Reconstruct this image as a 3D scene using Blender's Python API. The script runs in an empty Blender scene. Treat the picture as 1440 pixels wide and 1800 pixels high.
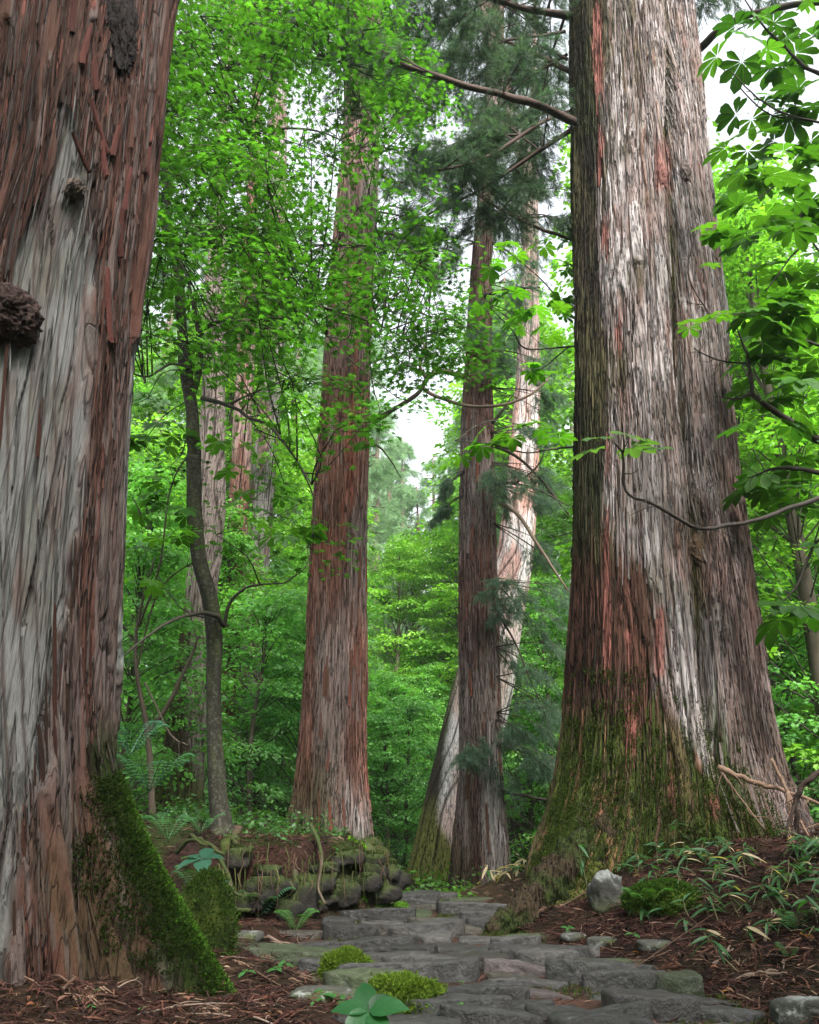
import bpy, math, random, mathutils
import numpy as np
random.seed(7)
SC = bpy.context.scene
# ------------------------------------------------------------------ camera
F_PX = 1440.0                      # focal length in photo pixels (photo 1440 x 1800)
PITCH = math.atan(520 / 1440.0)
CAMZ = 0.75
cam_d = bpy.data.cameras.new('camera')
cam = bpy.data.objects.new('camera', cam_d)
SC.collection.objects.link(cam)
cam.location = (0, 0, CAMZ)
cam.rotation_euler = (math.pi / 2 + PITCH, 0, 0)
cam_d.sensor_fit = 'VERTICAL'
cam_d.sensor_height = 24.0
cam_d.lens = 24.0 * F_PX / 1800.0
cam_d.clip_start = 0.05
cam_d.clip_end = 600
SC.camera = cam
# ------------------------------------------------------------------ light
SUN_EL, SUN_AZ = math.radians(48), math.radians(160)     # azimuth measured from +Y clockwise
world = bpy.data.worlds.new('World')
SC.world = world
world.use_nodes = True
wn, wl = world.node_tree.nodes, world.node_tree.links
bg = wn['Background']
sky = wn.new('ShaderNodeTexSky')
sky.sky_type = 'NISHITA'
sky.sun_disc = False
sky.sun_elevation = SUN_EL
sky.sun_rotation = SUN_AZ
sky.dust_density = 5.0
sky.air_density = 1.0
sky.ozone_density = 1.0
hs = wn.new('ShaderNodeHueSaturation')
hs.inputs['Saturation'].default_value = 0.22             # overcast: the cloud sheet greys the sky
wl.new(sky.outputs['Color'], hs.inputs['Color'])
wl.new(hs.outputs['Color'], bg.inputs['Color'])
bg.inputs['Strength'].default_value = 0.15
sd = bpy.data.lights.new('sun', 'SUN')
sd.energy = 1.9
sd.angle = math.radians(12)
sd.color = (1.0, 0.96, 0.9)
sun = bpy.data.objects.new('sun', sd)
SC.collection.objects.link(sun)
sun.rotation_euler = (math.pi / 2 - SUN_EL, 0, -SUN_AZ + math.pi)
SC.view_settings.view_transform = 'Standard'
SC.view_settings.look = 'None'
SC.view_settings.gamma = 1
SC.view_settings.use_curve_mapping = False
SC.view_settings.exposure = 2.05
SC.cycles.max_bounces = 10
SC.cycles.diffuse_bounces = 6
SC.cycles.transmission_bounces = 6
SC.cycles.glossy_bounces = 2
SC.cycles.transparent_max_bounces = 4
SC.cycles.caustics_reflective = False
SC.cycles.caustics_refractive = False
SC.cycles.volume_bounces = 0

# ------------------------------------------------------------------ helpers
CT, ST = math.cos(PITCH), math.sin(PITCH)
def P(px, py, Y):
    u = (px - 720) / F_PX; v = (900 - py) / F_PX
    k = Y / (CT - v * ST)
    return np.array([u * k, Y, CAMZ + (ST + v * CT) * k])
def proj(p):
    p = np.asarray(p)
    x, y, z = p[..., 0], p[..., 1], p[..., 2] - CAMZ
    d = np.maximum(y * CT + z * ST, 0.05)
    return 720 + F_PX * x / d, 900 - F_PX * (-y * ST + z * CT) / d, d
def ss(a, b, x):
    t = np.clip((np.asarray(x, float) - a) / (b - a), 0, 1)
    return t * t * (3 - 2 * t)
M32 = np.uint64(0xffffffff)
def H(i, j=0, k=0, seed=0):
    i = np.asarray(i).astype(np.int64); j = np.asarray(j).astype(np.int64); k = np.asarray(k).astype(np.int64)
    n = (i * 374761393 + j * 668265263 + k * 1442695041 + seed * 974711) & 0xffffffff
    n = n.astype(np.uint64)
    n = ((n ^ (n >> np.uint64(13))) * np.uint64(1274126177)) & M32
    n = ((n ^ (n >> np.uint64(15))) * np.uint64(2246822519)) & M32
    n = n ^ (n >> np.uint64(16))
    return n.astype(float) / 4294967295.0
def vn(x, y, z=None, seed=0):
    x = np.asarray(x, float); y = np.asarray(y, float)
    xi, yi = np.floor(x), np.floor(y); fx, fy = x - xi, y - yi
    fx = fx * fx * (3 - 2 * fx); fy = fy * fy * (3 - 2 * fy)
    def pl(k):
        a = H(xi, yi, k, seed); b = H(xi + 1, yi, k, seed); c = H(xi, yi + 1, k, seed); d = H(xi + 1, yi + 1, k, seed)
        return (a * (1 - fx) + b * fx) * (1 - fy) + (c * (1 - fx) + d * fx) * fy
    if z is None: return pl(0)
    z = np.asarray(z, float); zi = np.floor(z); fz = z - zi; fz = fz * fz * (3 - 2 * fz)
    return pl(zi) * (1 - fz) + pl(zi + 1) * fz
def fbm(x, y, z=None, seed=0, o=4):
    s, a, t = 0, 1.0, 0
    for q in range(o):
        s = s + a * vn(x * 2 ** q, y * 2 ** q, None if z is None else z * 2 ** q, seed + q * 17); t += a; a *= .5
    return s / t
def L3(c): return np.array(c, float)
def mixc(a, b, t):
    t = np.clip(t, 0, 1)[..., None]
    return a * (1 - t) + b * t

class MB:
    """collects vertices, faces and vertex colours, then links them as one mesh object"""
    def __init__(s): s.v, s.f, s.c, s.n = [], [], [], 0
    def add(s, v, f, c=None):
        v = np.asarray(v, float).reshape(-1, 3)
        s.v.append(v)
        for q in (f if isinstance(f, list) else [f]):
            q = np.asarray(q, np.int64)
            if q.size: s.f.append(q + s.n)
        if c is None: c = (1, 1, 1)
        s.c.append(np.broadcast_to(np.asarray(c, float), (len(v), 3)))
        s.n += len(v)
    def scatter(s, tv, tf, R, pos, col):
        tv = np.asarray(tv, float); n, k = len(pos), len(tv)
        if n == 0: return
        v = np.einsum('nij,kj->nki', R, tv) + pos[:, None, :]
        off = (np.arange(n) * k)[:, None, None]
        f = [(np.asarray(q)[None] + off).reshape(-1, len(q[0])) for q in (tf if isinstance(tf, list) else [tf])]
        col = np.asarray(col, float)
        if col.ndim == 1: col = np.broadcast_to(col, (n, 3))
        s.add(v.reshape(-1, 3), f, np.repeat(col, k, 0))
    def mesh(s, name, smooth=False):
        me = bpy.data.meshes.new(name)
        if not s.v: return me
        v = np.concatenate(s.v); c = np.concatenate(s.c)
        me.vertices.add(len(v)); me.vertices.foreach_set('co', v.astype(np.float32).ravel())
        lv = np.concatenate([q.ravel() for q in s.f]).astype(np.int32)
        lt = np.concatenate([np.full(len(q), q.shape[1]) for q in s.f])
        ls = np.concatenate([[0], np.cumsum(lt)[:-1]]).astype(np.int32)
        me.loops.add(len(lv)); me.loops.foreach_set('vertex_index', lv)
        me.polygons.add(len(ls)); me.polygons.foreach_set('loop_start', ls)
        me.polygons.foreach_set('use_smooth', np.full(len(ls), smooth))
        a = me.color_attributes.new('Col', 'FLOAT_COLOR', 'POINT')
        cc = np.ones((len(v), 4), np.float32); cc[:, :3] = c
        a.data.foreach_set('color', cc.ravel())
        me.update(calc_edges=True)
        return me
    def build(s, name, m, parent=None, smooth=False, **kw):
        return link(name, s.mesh(name, smooth), m, parent, **kw)

def link(name, me, m, parent=None, label=None, cat=None, group=None, kind=None, loc=None):
    if m is not None and not me.materials: me.materials.append(m)
    o = bpy.data.objects.new(name, me)
    SC.collection.objects.link(o)
    if loc is not None: o.location = loc
    if parent is not None:
        o.parent = parent; o.matrix_parent_inverse = W(parent).inverted()
    return tag(o, label, cat, group, kind)
def W(o):
    m = o.matrix_basis.copy()
    return m if o.parent is None else W(o.parent) @ o.matrix_parent_inverse @ m
def tag(o, label=None, cat=None, group=None, kind=None):
    if label: o['label'] = label
    if cat: o['category'] = cat
    if group: o['group'] = group
    if kind: o['kind'] = kind
    return o
def thing(name, label, cat, loc=(0, 0, 0), group=None):
    o = bpy.data.objects.new(name, None)
    SC.collection.objects.link(o)
    o.location = [float(q) for q in loc]
    o.empty_display_size = .2
    return tag(o, label, cat, group)
def piece(name, me, parent, mat4, color=None):
    """a piece that shares mesh data; mat4 is in world space"""
    o = bpy.data.objects.new(name, me)
    SC.collection.objects.link(o)
    if parent is not None:
        o.parent = parent; o.matrix_parent_inverse = W(parent).inverted()
    o.matrix_basis = mathutils.Matrix(np.asarray(mat4, float).tolist())
    if color is not None: o.color = (*[float(q) for q in color], 1)
    return o
def m4(R, t, s=1.0):
    m = np.eye(4); m[:3, :3] = np.asarray(R) * s; m[:3, 3] = t
    return m
def unit(a):
    a = np.asarray(a, float)
    return a / np.maximum(np.linalg.norm(a, axis=-1, keepdims=True), 1e-9)
def frames(nrm, fwd):
    """(n,3,3) rotations whose z column is nrm and whose y column is near fwd"""
    z = unit(nrm); x = unit(np.cross(fwd, z)); y = np.cross(z, x)
    return np.stack([x, y, z], -1)
def grid_faces(r, c, wrap=False):
    i = np.arange(r - 1)[:, None] * c
    j = np.arange(c if wrap else c - 1)[None]
    j2 = (j + 1) % c
    return np.stack([i + j, i + j2, i + c + j2, i + c + j], -1).reshape(-1, 4)
def smooth_path(pts, n):
    pts = np.asarray(pts, float); k = len(pts)
    e = np.vstack([2 * pts[0] - pts[1], pts, 2 * pts[-1] - pts[-2]])
    t = np.linspace(0, k - 1 - 1e-6, n); i = t.astype(int); f = (t - i)[:, None]
    a, b, c, d = e[i], e[i + 1], e[i + 2], e[i + 3]
    return .5 * (2 * b + (c - a) * f + (2 * a - 5 * b + 4 * c - d) * f ** 2 + (3 * b - a - 3 * c + d) * f ** 3)
def sweep(mb, pts, rad, sides=6, n=None, col=(1, 1, 1), rough=0.0, seed=0, cap=True):
    pts = np.asarray(pts, float); rad = np.asarray(rad, float)
    if rad.ndim == 0: rad = np.full(len(pts), float(rad))
    if n is None: n = max(2, (len(pts) - 1) * 3 + 1)
    q = smooth_path(np.column_stack([pts, rad]), n)
    p, r = q[:, :3], np.maximum(q[:, 3], .0005)
    if rough and n > 8 and sides < 10:      # branches kink a little from node to node
        i = np.arange(n) * .45 + seed * 7.3
        w = np.stack([vn(i, i * 0 + q, seed=400 + q) - .5 for q in range(3)], -1) * (np.minimum(r * 1.3, .02) * np.sin(np.linspace(0, np.pi, n)) ** .3)[:, None]
        p = p + w
    t = unit(np.gradient(p, axis=0))
    ref = np.where(np.abs(t[:, 2:3]) > .9, np.array([[1., 0, 0]]), np.array([[0, 0, 1.]]))
    ref = ref[len(ref) // 2:len(ref) // 2 + 1]
    if abs(np.dot(t.mean(0), ref[0])) > .85 * np.linalg.norm(t.mean(0)): ref = np.array([[0, 1., 0.3]])
    x = unit(np.cross(t, ref)); y = np.cross(x, t)
    a = np.arange(sides) / sides * 2 * np.pi
    rr = np.repeat(r[:, None], sides, 1)
    if rough:
        rr = rr * (1 + rough * (fbm(np.cos(a)[None] * 1.6 + 5 + 0 * rr, np.sin(a)[None] * 1.6 + 0 * rr, (np.cumsum(r) * 0 + np.arange(n))[:, None] * .35 + 0 * rr, seed, 3) - .5) * 2)
    v = p[:, None] + rr[..., None] * (np.cos(a)[None, :, None] * x[:, None] + np.sin(a)[None, :, None] * y[:, None])
    v = v.reshape(-1, 3); f = [grid_faces(n, sides, True)]
    if cap:
        v = np.vstack([v, p[0], p[-1]]); k = n * sides; ar = np.arange(sides)
        f.append(np.stack([ar * 0 + k, (ar + 1) % sides, ar], -1))
        f.append(np.stack([ar * 0 + k + 1, k - sides + ar, k - sides + (ar + 1) % sides], -1))
    mb.add(v, f, col)
    return p
RNG = np.random.default_rng(11)

# ------------------------------------------------------------------ materials
def new_mat(name):
    m = bpy.data.materials.new(name); m.use_nodes = True
    return m, m.node_tree.nodes, m.node_tree.links, m.node_tree.nodes['Principled BSDF']
def node(n, t, **kw):
    q = n.new(t)
    for k, v in kw.items():
        if k.startswith('i_'): q.inputs[k[2:]].default_value = v
        else: setattr(q, k, v)
    return q
def surf_mat(name, src='attr', scale=(30, 30, 30), var=0.35, bump=0.4, bdist=0.01, rough=0.85, spec=0.25, detail=6, second=None, crack=None, crack_lo=.3):
    """rough natural surface: base colour from the Col attribute or the object's colour, varied by noise"""
    m, n, l, b = new_mat(name)
    if src == 'attr':
        a = node(n, 'ShaderNodeAttribute', attribute_name='Col'); co = a.outputs['Color']
    else:
        a = node(n, 'ShaderNodeObjectInfo'); co = a.outputs['Color']
    tc = node(n, 'ShaderNodeTexCoord')
    mp = node(n, 'ShaderNodeMapping'); mp.inputs['Scale'].default_value = scale
    l.new(tc.outputs['Object'], mp.inputs['Vector'])
    no = node(n, 'ShaderNodeTexNoise'); no.inputs['Scale'].default_value = 1; no.inputs['Detail'].default_value = detail
    no.inputs['Roughness'].default_value = .65
    l.new(mp.outputs['Vector'], no.inputs['Vector'])
    mr = node(n, 'ShaderNodeMapRange'); mr.inputs['From Min'].default_value = .25; mr.inputs['From Max'].default_value = .75
    mr.inputs['To Min'].default_value = 1 - var; mr.inputs['To Max'].default_value = 1 + var
    l.new(no.outputs['Fac'], mr.inputs['Value'])
    vm = node(n, 'ShaderNodeVectorMath', operation='SCALE')
    l.new(co, vm.inputs[0]); l.new(mr.outputs['Result'], vm.inputs['Scale'])
    out = vm.outputs['Vector']; hgt = no.outputs['Fac']
    if crack is not None:       # thin dark fissures running along the grain, with their relief
        mp2 = node(n, 'ShaderNodeMapping'); mp2.inputs['Scale'].default_value = crack
        l.new(tc.outputs['Object'], mp2.inputs['Vector'])
        n3 = node(n, 'ShaderNodeTexNoise'); n3.inputs['Scale'].default_value = 1; n3.inputs['Detail'].default_value = 3; n3.inputs['Distortion'].default_value = .4
        l.new(mp2.outputs['Vector'], n3.inputs['Vector'])
        sb = node(n, 'ShaderNodeMath', operation='SUBTRACT'); sb.inputs[1].default_value = .5; l.new(n3.outputs['Fac'], sb.inputs[0])
        ab = node(n, 'ShaderNodeMath', operation='ABSOLUTE'); l.new(sb.outputs[0], ab.inputs[0])
        m3 = node(n, 'ShaderNodeMapRange'); m3.inputs['From Max'].default_value = .045; m3.inputs['To Min'].default_value = crack_lo; l.new(ab.outputs[0], m3.inputs['Value'])
        v3 = node(n, 'ShaderNodeVectorMath', operation='SCALE'); l.new(out, v3.inputs[0]); l.new(m3.outputs['Result'], v3.inputs['Scale']); out = v3.outputs['Vector']
        ad = node(n, 'ShaderNodeMath', operation='ADD'); l.new(hgt, ad.inputs[0]); l.new(m3.outputs['Result'], ad.inputs[1]); hgt = ad.outputs[0]
    if second is not None:      # speckle of a second colour (lichen, dust) on a coarser noise
        c2, sc2, lo, hi, amt = second
        n2 = node(n, 'ShaderNodeTexNoise'); n2.inputs['Scale'].default_value = sc2; n2.inputs['Detail'].default_value = 7
        n2.inputs['Roughness'].default_value = .7
        l.new(tc.outputs['Object'], n2.inputs['Vector'])
        m2 = node(n, 'ShaderNodeMapRange'); m2.inputs['From Min'].default_value = lo; m2.inputs['From Max'].default_value = hi
        m2.inputs['To Max'].default_value = amt
        l.new(n2.outputs['Fac'], m2.inputs['Value'])
        mx = node(n, 'ShaderNodeMix', data_type='RGBA')
        l.new(m2.outputs['Result'], mx.inputs['Factor']); l.new(out, mx.inputs['A'])
        mx.inputs['B'].default_value = (*c2, 1)
        out = mx.outputs['Result']
    l.new(out, b.inputs['Base Color'])
    b.inputs['Roughness'].default_value = rough
    b.inputs['Specular IOR Level'].default_value = spec
    bp = node(n, 'ShaderNodeBump'); bp.inputs['Strength'].default_value = bump; bp.inputs['Distance'].default_value = bdist
    l.new(hgt, bp.inputs['Height']); l.new(bp.outputs['Normal'], b.inputs['Normal'])
    return m
def leaf_mat(name, src='attr', trans=0.45, tint=(1.45, 1.55, .5), rough=.45, spec=.4, var=.25):
    m, n, l, b = new_mat(name)
    if src == 'attr':
        a = node(n, 'ShaderNodeAttribute', attribute_name='Col')
    else:
        a = node(n, 'ShaderNodeObjectInfo')
    co = a.outputs['Color']
    no = node(n, 'ShaderNodeTexNoise'); no.inputs['Scale'].default_value = 9; no.inputs['Detail'].default_value = 2
    tc = node(n, 'ShaderNodeTexCoord'); l.new(tc.outputs['Object'], no.inputs['Vector'])
    mr = node(n, 'ShaderNodeMapRange'); mr.inputs['To Min'].default_value = 1 - var; mr.inputs['To Max'].default_value = 1 + var
    l.new(no.outputs['Fac'], mr.inputs['Value'])
    vm = node(n, 'ShaderNodeVectorMath', operation='SCALE'); l.new(co, vm.inputs[0]); l.new(mr.outputs['Result'], vm.inputs['Scale'])
    l.new(vm.outputs['Vector'], b.inputs['Base Color'])
    b.inputs['Roughness'].default_value = rough
    b.inputs['Specular IOR Level'].default_value = spec
    tm = node(n, 'ShaderNodeVectorMath', operation='MULTIPLY'); tm.inputs[1].default_value = tint
    l.new(vm.outputs['Vector'], tm.inputs[0])
    tr = node(n, 'ShaderNodeBsdfTranslucent'); l.new(tm.outputs['Vector'], tr.inputs['Color'])
    mx = node(n, 'ShaderNodeMixShader'); mx.inputs['Fac'].default_value = trans
    l.new(b.outputs['BSDF'], mx.inputs[1]); l.new(tr.outputs['BSDF'], mx.inputs[2])
    l.new(mx.outputs['Shader'], n['Material Output'].inputs['Surface'])
    return m
M = {}
M['bark'] = surf_mat('cedar_bark', 'attr', (110, 110, 8), .45, 1.0, .02, .9, .12, 8, crack=(34, 34, 1.6), crack_lo=.12)
M['bark_soft'] = surf_mat('weathered_wood_and_bark', 'attr', (190, 190, 7), .5, 1.0, .012, .88, .12, 6, crack=(16, 16, .7), crack_lo=.4)
M['bark_piece'] = surf_mat('cedar_bark_strip', 'obj', (110, 110, 8), .45, 1.0, .015, .9, .12, 8, crack=(42, 42, 2.2))
M['wood'] = surf_mat('twig_bark', 'attr', (60, 60, 60), .35, .6, .006, .8, .2)
M['mottled'] = surf_mat('mottled_bark', 'attr', (26, 26, 12), .3, .8, .008, .85, .2, second=((.12, .125, .10), 34, .5, .66, .6))
M['burl'] = surf_mat('burl_bark', 'attr', (45, 45, 30), .6, 1.0, .03, .85, .1)
M['soil'] = surf_mat('forest_soil', 'attr', (48, 48, 48), .85, 1.0, .04, .95, .1, 9)
M['duff'] = surf_mat('needle_duff', 'attr', (60, 60, 60), .4, .3, .004, .9, .15)
M['stone'] = surf_mat('path_stone', 'obj', (17, 17, 17), .6, 1.0, .04, .5, .45, 12, second=((.13, .135, .13), 30, .55, .72, .5))
M['wallstone'] = surf_mat('bank_stone', 'attr', (20, 20, 20), .5, 1.0, .03, .85, .2, 10)
M['stone_lichen'] = surf_mat('lichen_stone', 'attr', (16, 16, 16), .4, .8, .025, .8, .3, 9, second=((.26, .27, .26), 12, .55, .64, .7))
M['moss'] = leaf_mat('moss', 'attr', .25, (1.5, 1.6, .5), .8, .1)
M['mossy'] = surf_mat('mossy_stone', 'attr', (90, 90, 90), .5, 1.0, .02, .9, .1)
M['leaf'] = leaf_mat('broad_leaf', 'attr', .52)
M['leaf_piece'] = leaf_mat('broad_leaf_piece', 'obj', .52)
M['far_leaf'] = leaf_mat('far_leaf', 'attr', .45, (1.35, 1.6, .6))
M['needle'] = leaf_mat('cedar_needle', 'attr', .4, (1.3, 1.4, .95), .6, .3)
M['fern'] = leaf_mat('fern_leaf', 'obj', .35, (1.6, 1.6, .6), .55, .3)

# ------------------------------------------------------------------ terrain
_py = [-60, 0, 2, 3, 4.1, 5.2, 6, 6.7, 7.4, 8.2, 10, 12, 16, 40]
_px = [1.5, .85, .78, .70, .56, .2, .02, .15, .22, .12, -.25, -.85, -2.6, -12]
_ph = [1, .8, .74, .70, .74, .86, .68, .42, .36, .32, .36, .4, .5, .6]
def path_c(y): return np.interp(y, _py, _px)
def path_h(y): return np.interp(y, _py, _ph)
def gz(x, y, fine=True):
    x = np.asarray(x, float); y = np.asarray(y, float)
    base = -.36 * ss(7.6, 12.5, y)
    edge = -.14 - .15 * np.clip(y - 7, 0, 20)                    # left bank beside the path
    yw = 6.35 + .5 * np.clip(x + 1.15, 0, 2)
    soft = .22 + 1.3 * ss(-1.1, -1.9, x)
    left = ss(0, 1, (y - yw + .5 * (soft - .22)) / soft) * ss(0, .25, edge - x)
    ltop = .47 + .1 * np.clip(-x - 1.0, 0, 7) + .05 * fbm(x * 1.3, y * 1.3, seed=3)
    rm = ss(.05, 1.7, x - path_c(y) - path_h(y)) * ss(11.5, 8.2, y)
    rtop = .5 + .06 * np.clip(x - 2, 0, 6)
    z = base * (1 - left) + ltop * left
    z = z * (1 - rm) + rtop * rm
    lt = ss(-.7, -1.6, x) * ss(6.4, 5.2, y) * .12
    z = z + lt
    far = np.sqrt(x * x + y * y)
    z = z + 15 * ss(34, 110, far)
    off = ss(0, .35, np.abs(x - path_c(y)) - path_h(y))
    if fine:
        z = z + (.10 * (fbm(x * 2.2, y * 2.2, seed=5) - .5) + .05 * (fbm(x * 9, y * 9, seed=8, o=3) - .5)) * (.25 + .75 * off)
    z = z - .055 * (1 - off)
    return z
# ------------------------------------------------------------------ ground
def build_ground():
    def ax(lo, hi, d0, k, c=0):
        out = [c]; 
        while out[-1] < hi: out.append(out[-1] + max(d0, k * abs(out[-1] - c)))
        o2 = [c]
        while o2[-1] > lo: o2.append(o2[-1] - max(d0, k * abs(o2[-1] - c)))
        return np.array(o2[::-1][:-1] + out)
    xs = ax(-150, 150, .05, .032)
    ys = ax(-60, 160, .048, .028, 4.2)
    X, Y = np.meshgrid(xs, ys)
    Z = gz(X, Y)
    mb = MB()
    v = np.stack([X, Y, Z], -1).reshape(-1, 3)
    x, y, z = v.T
    n = fbm(x * 1.7, y * 1.7, seed=21); n2 = fbm(x * 6, y * 6, seed=22)
    red = L3((.034, .015, .012)); dark = L3((.018, .011, .009)); tan = L3((.05, .027, .02)); moss = L3((.025, .036, .009))
    c = mixc(red[None], dark, ss(.4, .65, n)); c = mixc(c, tan[None], ss(.55, .75, n2) * .6)
    bank = ss(.15, .4, z) * ss(-.1, -.5, x) * ss(5.5, 6.5, y) * ss(13, 9, y)
    c = mixc(c, moss[None], np.clip(ss(.45, .65, fbm(x * 2.5, y * 2.5, seed=25)) * (.25 + bank) + ss(7.5, 9, y) * .35, 0, .9))
    on = ss(.2, -.15, np.abs(x - path_c(y)) - path_h(y))
    c = mixc(c, dark[None] * .9, on * .8)
    c = mixc(c, L3((.03, .05, .015))[None], ss(12, 20, np.hypot(x, y)) * .8)
    mb.add(v, grid_faces(len(ys), len(xs)), c)
    mb.build('ground', M['soil'], smooth=True, kind='structure')
build_ground()

# ------------------------------------------------------------------ trunks of the big conifers
def bark(s, z, seed, w, L):
    u = s / w + 9 * (vn(s * 1.5, z * .3, seed=seed) - .5) + 2.6 * (vn(s * 7, z * 1.1, seed=seed + 1) - .5)
    c = np.floor(u); c2 = np.floor(c / 2) * 2; mg = H(c2, 5, 0, seed) > .5          # some neighbours grow together into wide plates
    f = np.where(mg, (u - c2) / 2, u - c); c = np.where(mg, c2, c)
    zz = z / L * (.35 + 1.3 * H(c, 3, 0, seed) ** 1.5) + .25 * vn(s * 30, z * 2, seed=seed + 2) + 10 * H(c, 1, 0, seed)
    g0 = np.floor(zz); g = zz - g0
    h = H(c, g0, 0, seed); hid = H(c, g0, 7, seed)
    e = np.minimum(f, 1 - f)
    gr = ss(0, .2, e) ** .7 * (.75 + .25 * ss(0, .03, g))
    return gr * (.35 + .5 * h + .3 * (1 - g)), hid, gr
class Trunk:
    pass
def build_trunk(parent, Yc, edges, ztop, rows, cols, seed, dense, shape, bk, colfn, zbot=-.3, mat='bark', disp=None, spiral=0.0, name='trunk', name_dark=None):
    T = Trunk(); T.Yc = Yc; T.dark = .52 if name_dark is None else name_dark
    E = np.array(edges, float)
    zl = np.array([P(720, py, Yc)[2] for py in E[:, 0]])
    xl = np.array([P(a, py, Yc)[0] for py, a in E[:, :2]]); xr = np.array([P(b, py, Yc)[0] for py, b in E[:, [0, 2]]])
    o = np.argsort(zl); zl, xl, xr = zl[o], xl[o], xr[o]
    cx, r = (xl + xr) / 2, (xr - xl) / 2
    k = 401; zz = np.linspace(zbot, ztop, k)
    def ext(a):
        b = np.interp(zz, zl, a)
        sl = (a[-1] - a[-2]) / (zl[-1] - zl[-2]); b = np.where(zz > zl[-1], a[-1] + np.clip(sl, -.12, .12) * (zz - zl[-1]), b)
        ker = np.hanning(25); ker /= ker.sum(); return np.convolve(np.pad(b, 12, mode='edge'), ker, 'valid')
    T.z, T.cx, T.r = zz, ext(cx), np.maximum(ext(r), .05) * .975
    T.shape = shape or (lambda th, z, r: r)
    def base(th, z):
        r = np.interp(z, T.z, T.r)
        return T.shape(th, z, r)
    T.base = base
    def pos(th, z, dr=0):
        r = base(th, z) + dr
        return np.stack([np.interp(z, T.z, T.cx) + r * np.sin(th), Yc - r * np.cos(th) + 0 * z, z], -1)
    T.pos = pos
    def frame(th, z):
        a = pos(th, z); t = unit(pos(th + .02, z) - pos(th - .02, z)); up = unit(pos(th, z + .04) - pos(th, z - .04))
        nrm = unit(np.cross(t, up)); return a, t, up, nrm
    T.frame = frame
    lo, hi = dense
    nd = int(cols * .86); ths = np.concatenate([np.linspace(lo, hi, nd), np.linspace(hi, lo + 2 * np.pi, cols - nd + 2)[1:-1]])
    zd = P(720, -40, Yc)[2]
    nz = int(rows * .93); zs = np.concatenate([np.linspace(zbot, zd, nz), np.linspace(zd, ztop, rows - nz + 1)[1:]])
    TH, Z = np.meshgrid(ths, zs)
    R0 = float(np.median(T.r))
    S = (TH + spiral * (Z - zbot)) * R0
    w1, L1, a1, w2, L2, a2 = bk
    b1, i1, g1 = bark(S, Z, seed, w1, L1); b2, i2, g2 = bark(S, Z, seed + 50, w2, L2)
    amp = a1 * (.6 + .8 * fbm(S * 1.3, Z * .5, seed=seed + 9))
    d = b1 * amp + b2 * a2 + .5 * a1 * (fbm(S * 2.2, Z * .7, seed=seed + 11) - .5) * 2
    pp = pos(TH, Z)
    px, py, _ = proj(pp)
    D = dict(px=px, py=py, th=TH, z=Z, s=S, i1=i1, i2=i2, g1=g1, g2=g2, b1=b1)
    if disp is not None: d = disp(D, d)
    d = d - .6 * a1
    A = pos(TH, Z, 0); nx = np.sin(TH); ny = -np.cos(TH)
    V = A.copy(); V[..., 0] += nx * d; V[..., 1] += ny * d
    col = colfn(D) * T.dark
    col = mixc(col, L3((.035, .02, .016)), ss(.8, .1, g1) * .8)  # groove bottoms: dark inner bark and dirt, deepened as painted crevice shade
    mb = MB(); mb.add(V.reshape(-1, 3), grid_faces(len(zs), len(ths), True), col.reshape(-1, 3))
    T.col = colfn
    T.obj = mb.build(name, M[mat], parent, smooth=True)
    return T
RED, BRN, GRY, PALE = L3((.17, .072, .052)), L3((.105, .058, .042)), L3((.29, .245, .23)), L3((.36, .36, .345))
FRESH, MOSS, DMOSS, PINK = L3((.36, .13, .10)), L3((.055, .085, .014)), L3((.032, .04, .015)), L3((.36, .26, .25))
def bump1(x, c, w): return np.exp(-((x - c) / w) ** 2)

# a bark strip: thin curved slab, 1 m long and 1 m wide before scaling
def strip_mesh(name, seed):
    r = np.random.default_rng(seed); n = 6
    y = np.linspace(-.5, .5, n); w = .5 * np.interp(y, [-.5, -.35, .3, .5], [r.uniform(.5, 1), 1, r.uniform(.7, 1), r.uniform(.3, .8)])
    sk = np.cumsum(r.normal(0, .06, n)); v = []
    for i in range(n):
        lift = .5 * (max(0, -y[i] - .15) * 2) ** 2 + r.uniform(0, .15)
        for x, zz in ((-1, 0), (-.86, .8), (0, 1.15 + r.uniform(-.2, .2)), (.86, .8), (1, 0)):
            v.append((sk[i] + x * w[i], y[i] + (r.uniform(-.05, .05) if i in (0, n - 1) else 0), zz * .8 + lift))
    f = [list(q) for q in grid_faces(n, 5)]
    e = [[0, 1, 2, 3, 4], [q + (n - 1) * 5 for q in (4, 3, 2, 1, 0)]]
    me = bpy.data.meshes.new(name); me.from_pydata(v, [], [[int(a) for a in q] for q in f + e]); me.update()
    me.materials.append(M['bark_piece'])
    return me
STRIPS = [strip_mesh('bark_strip', 40 + i) for i in range(8)]
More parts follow.
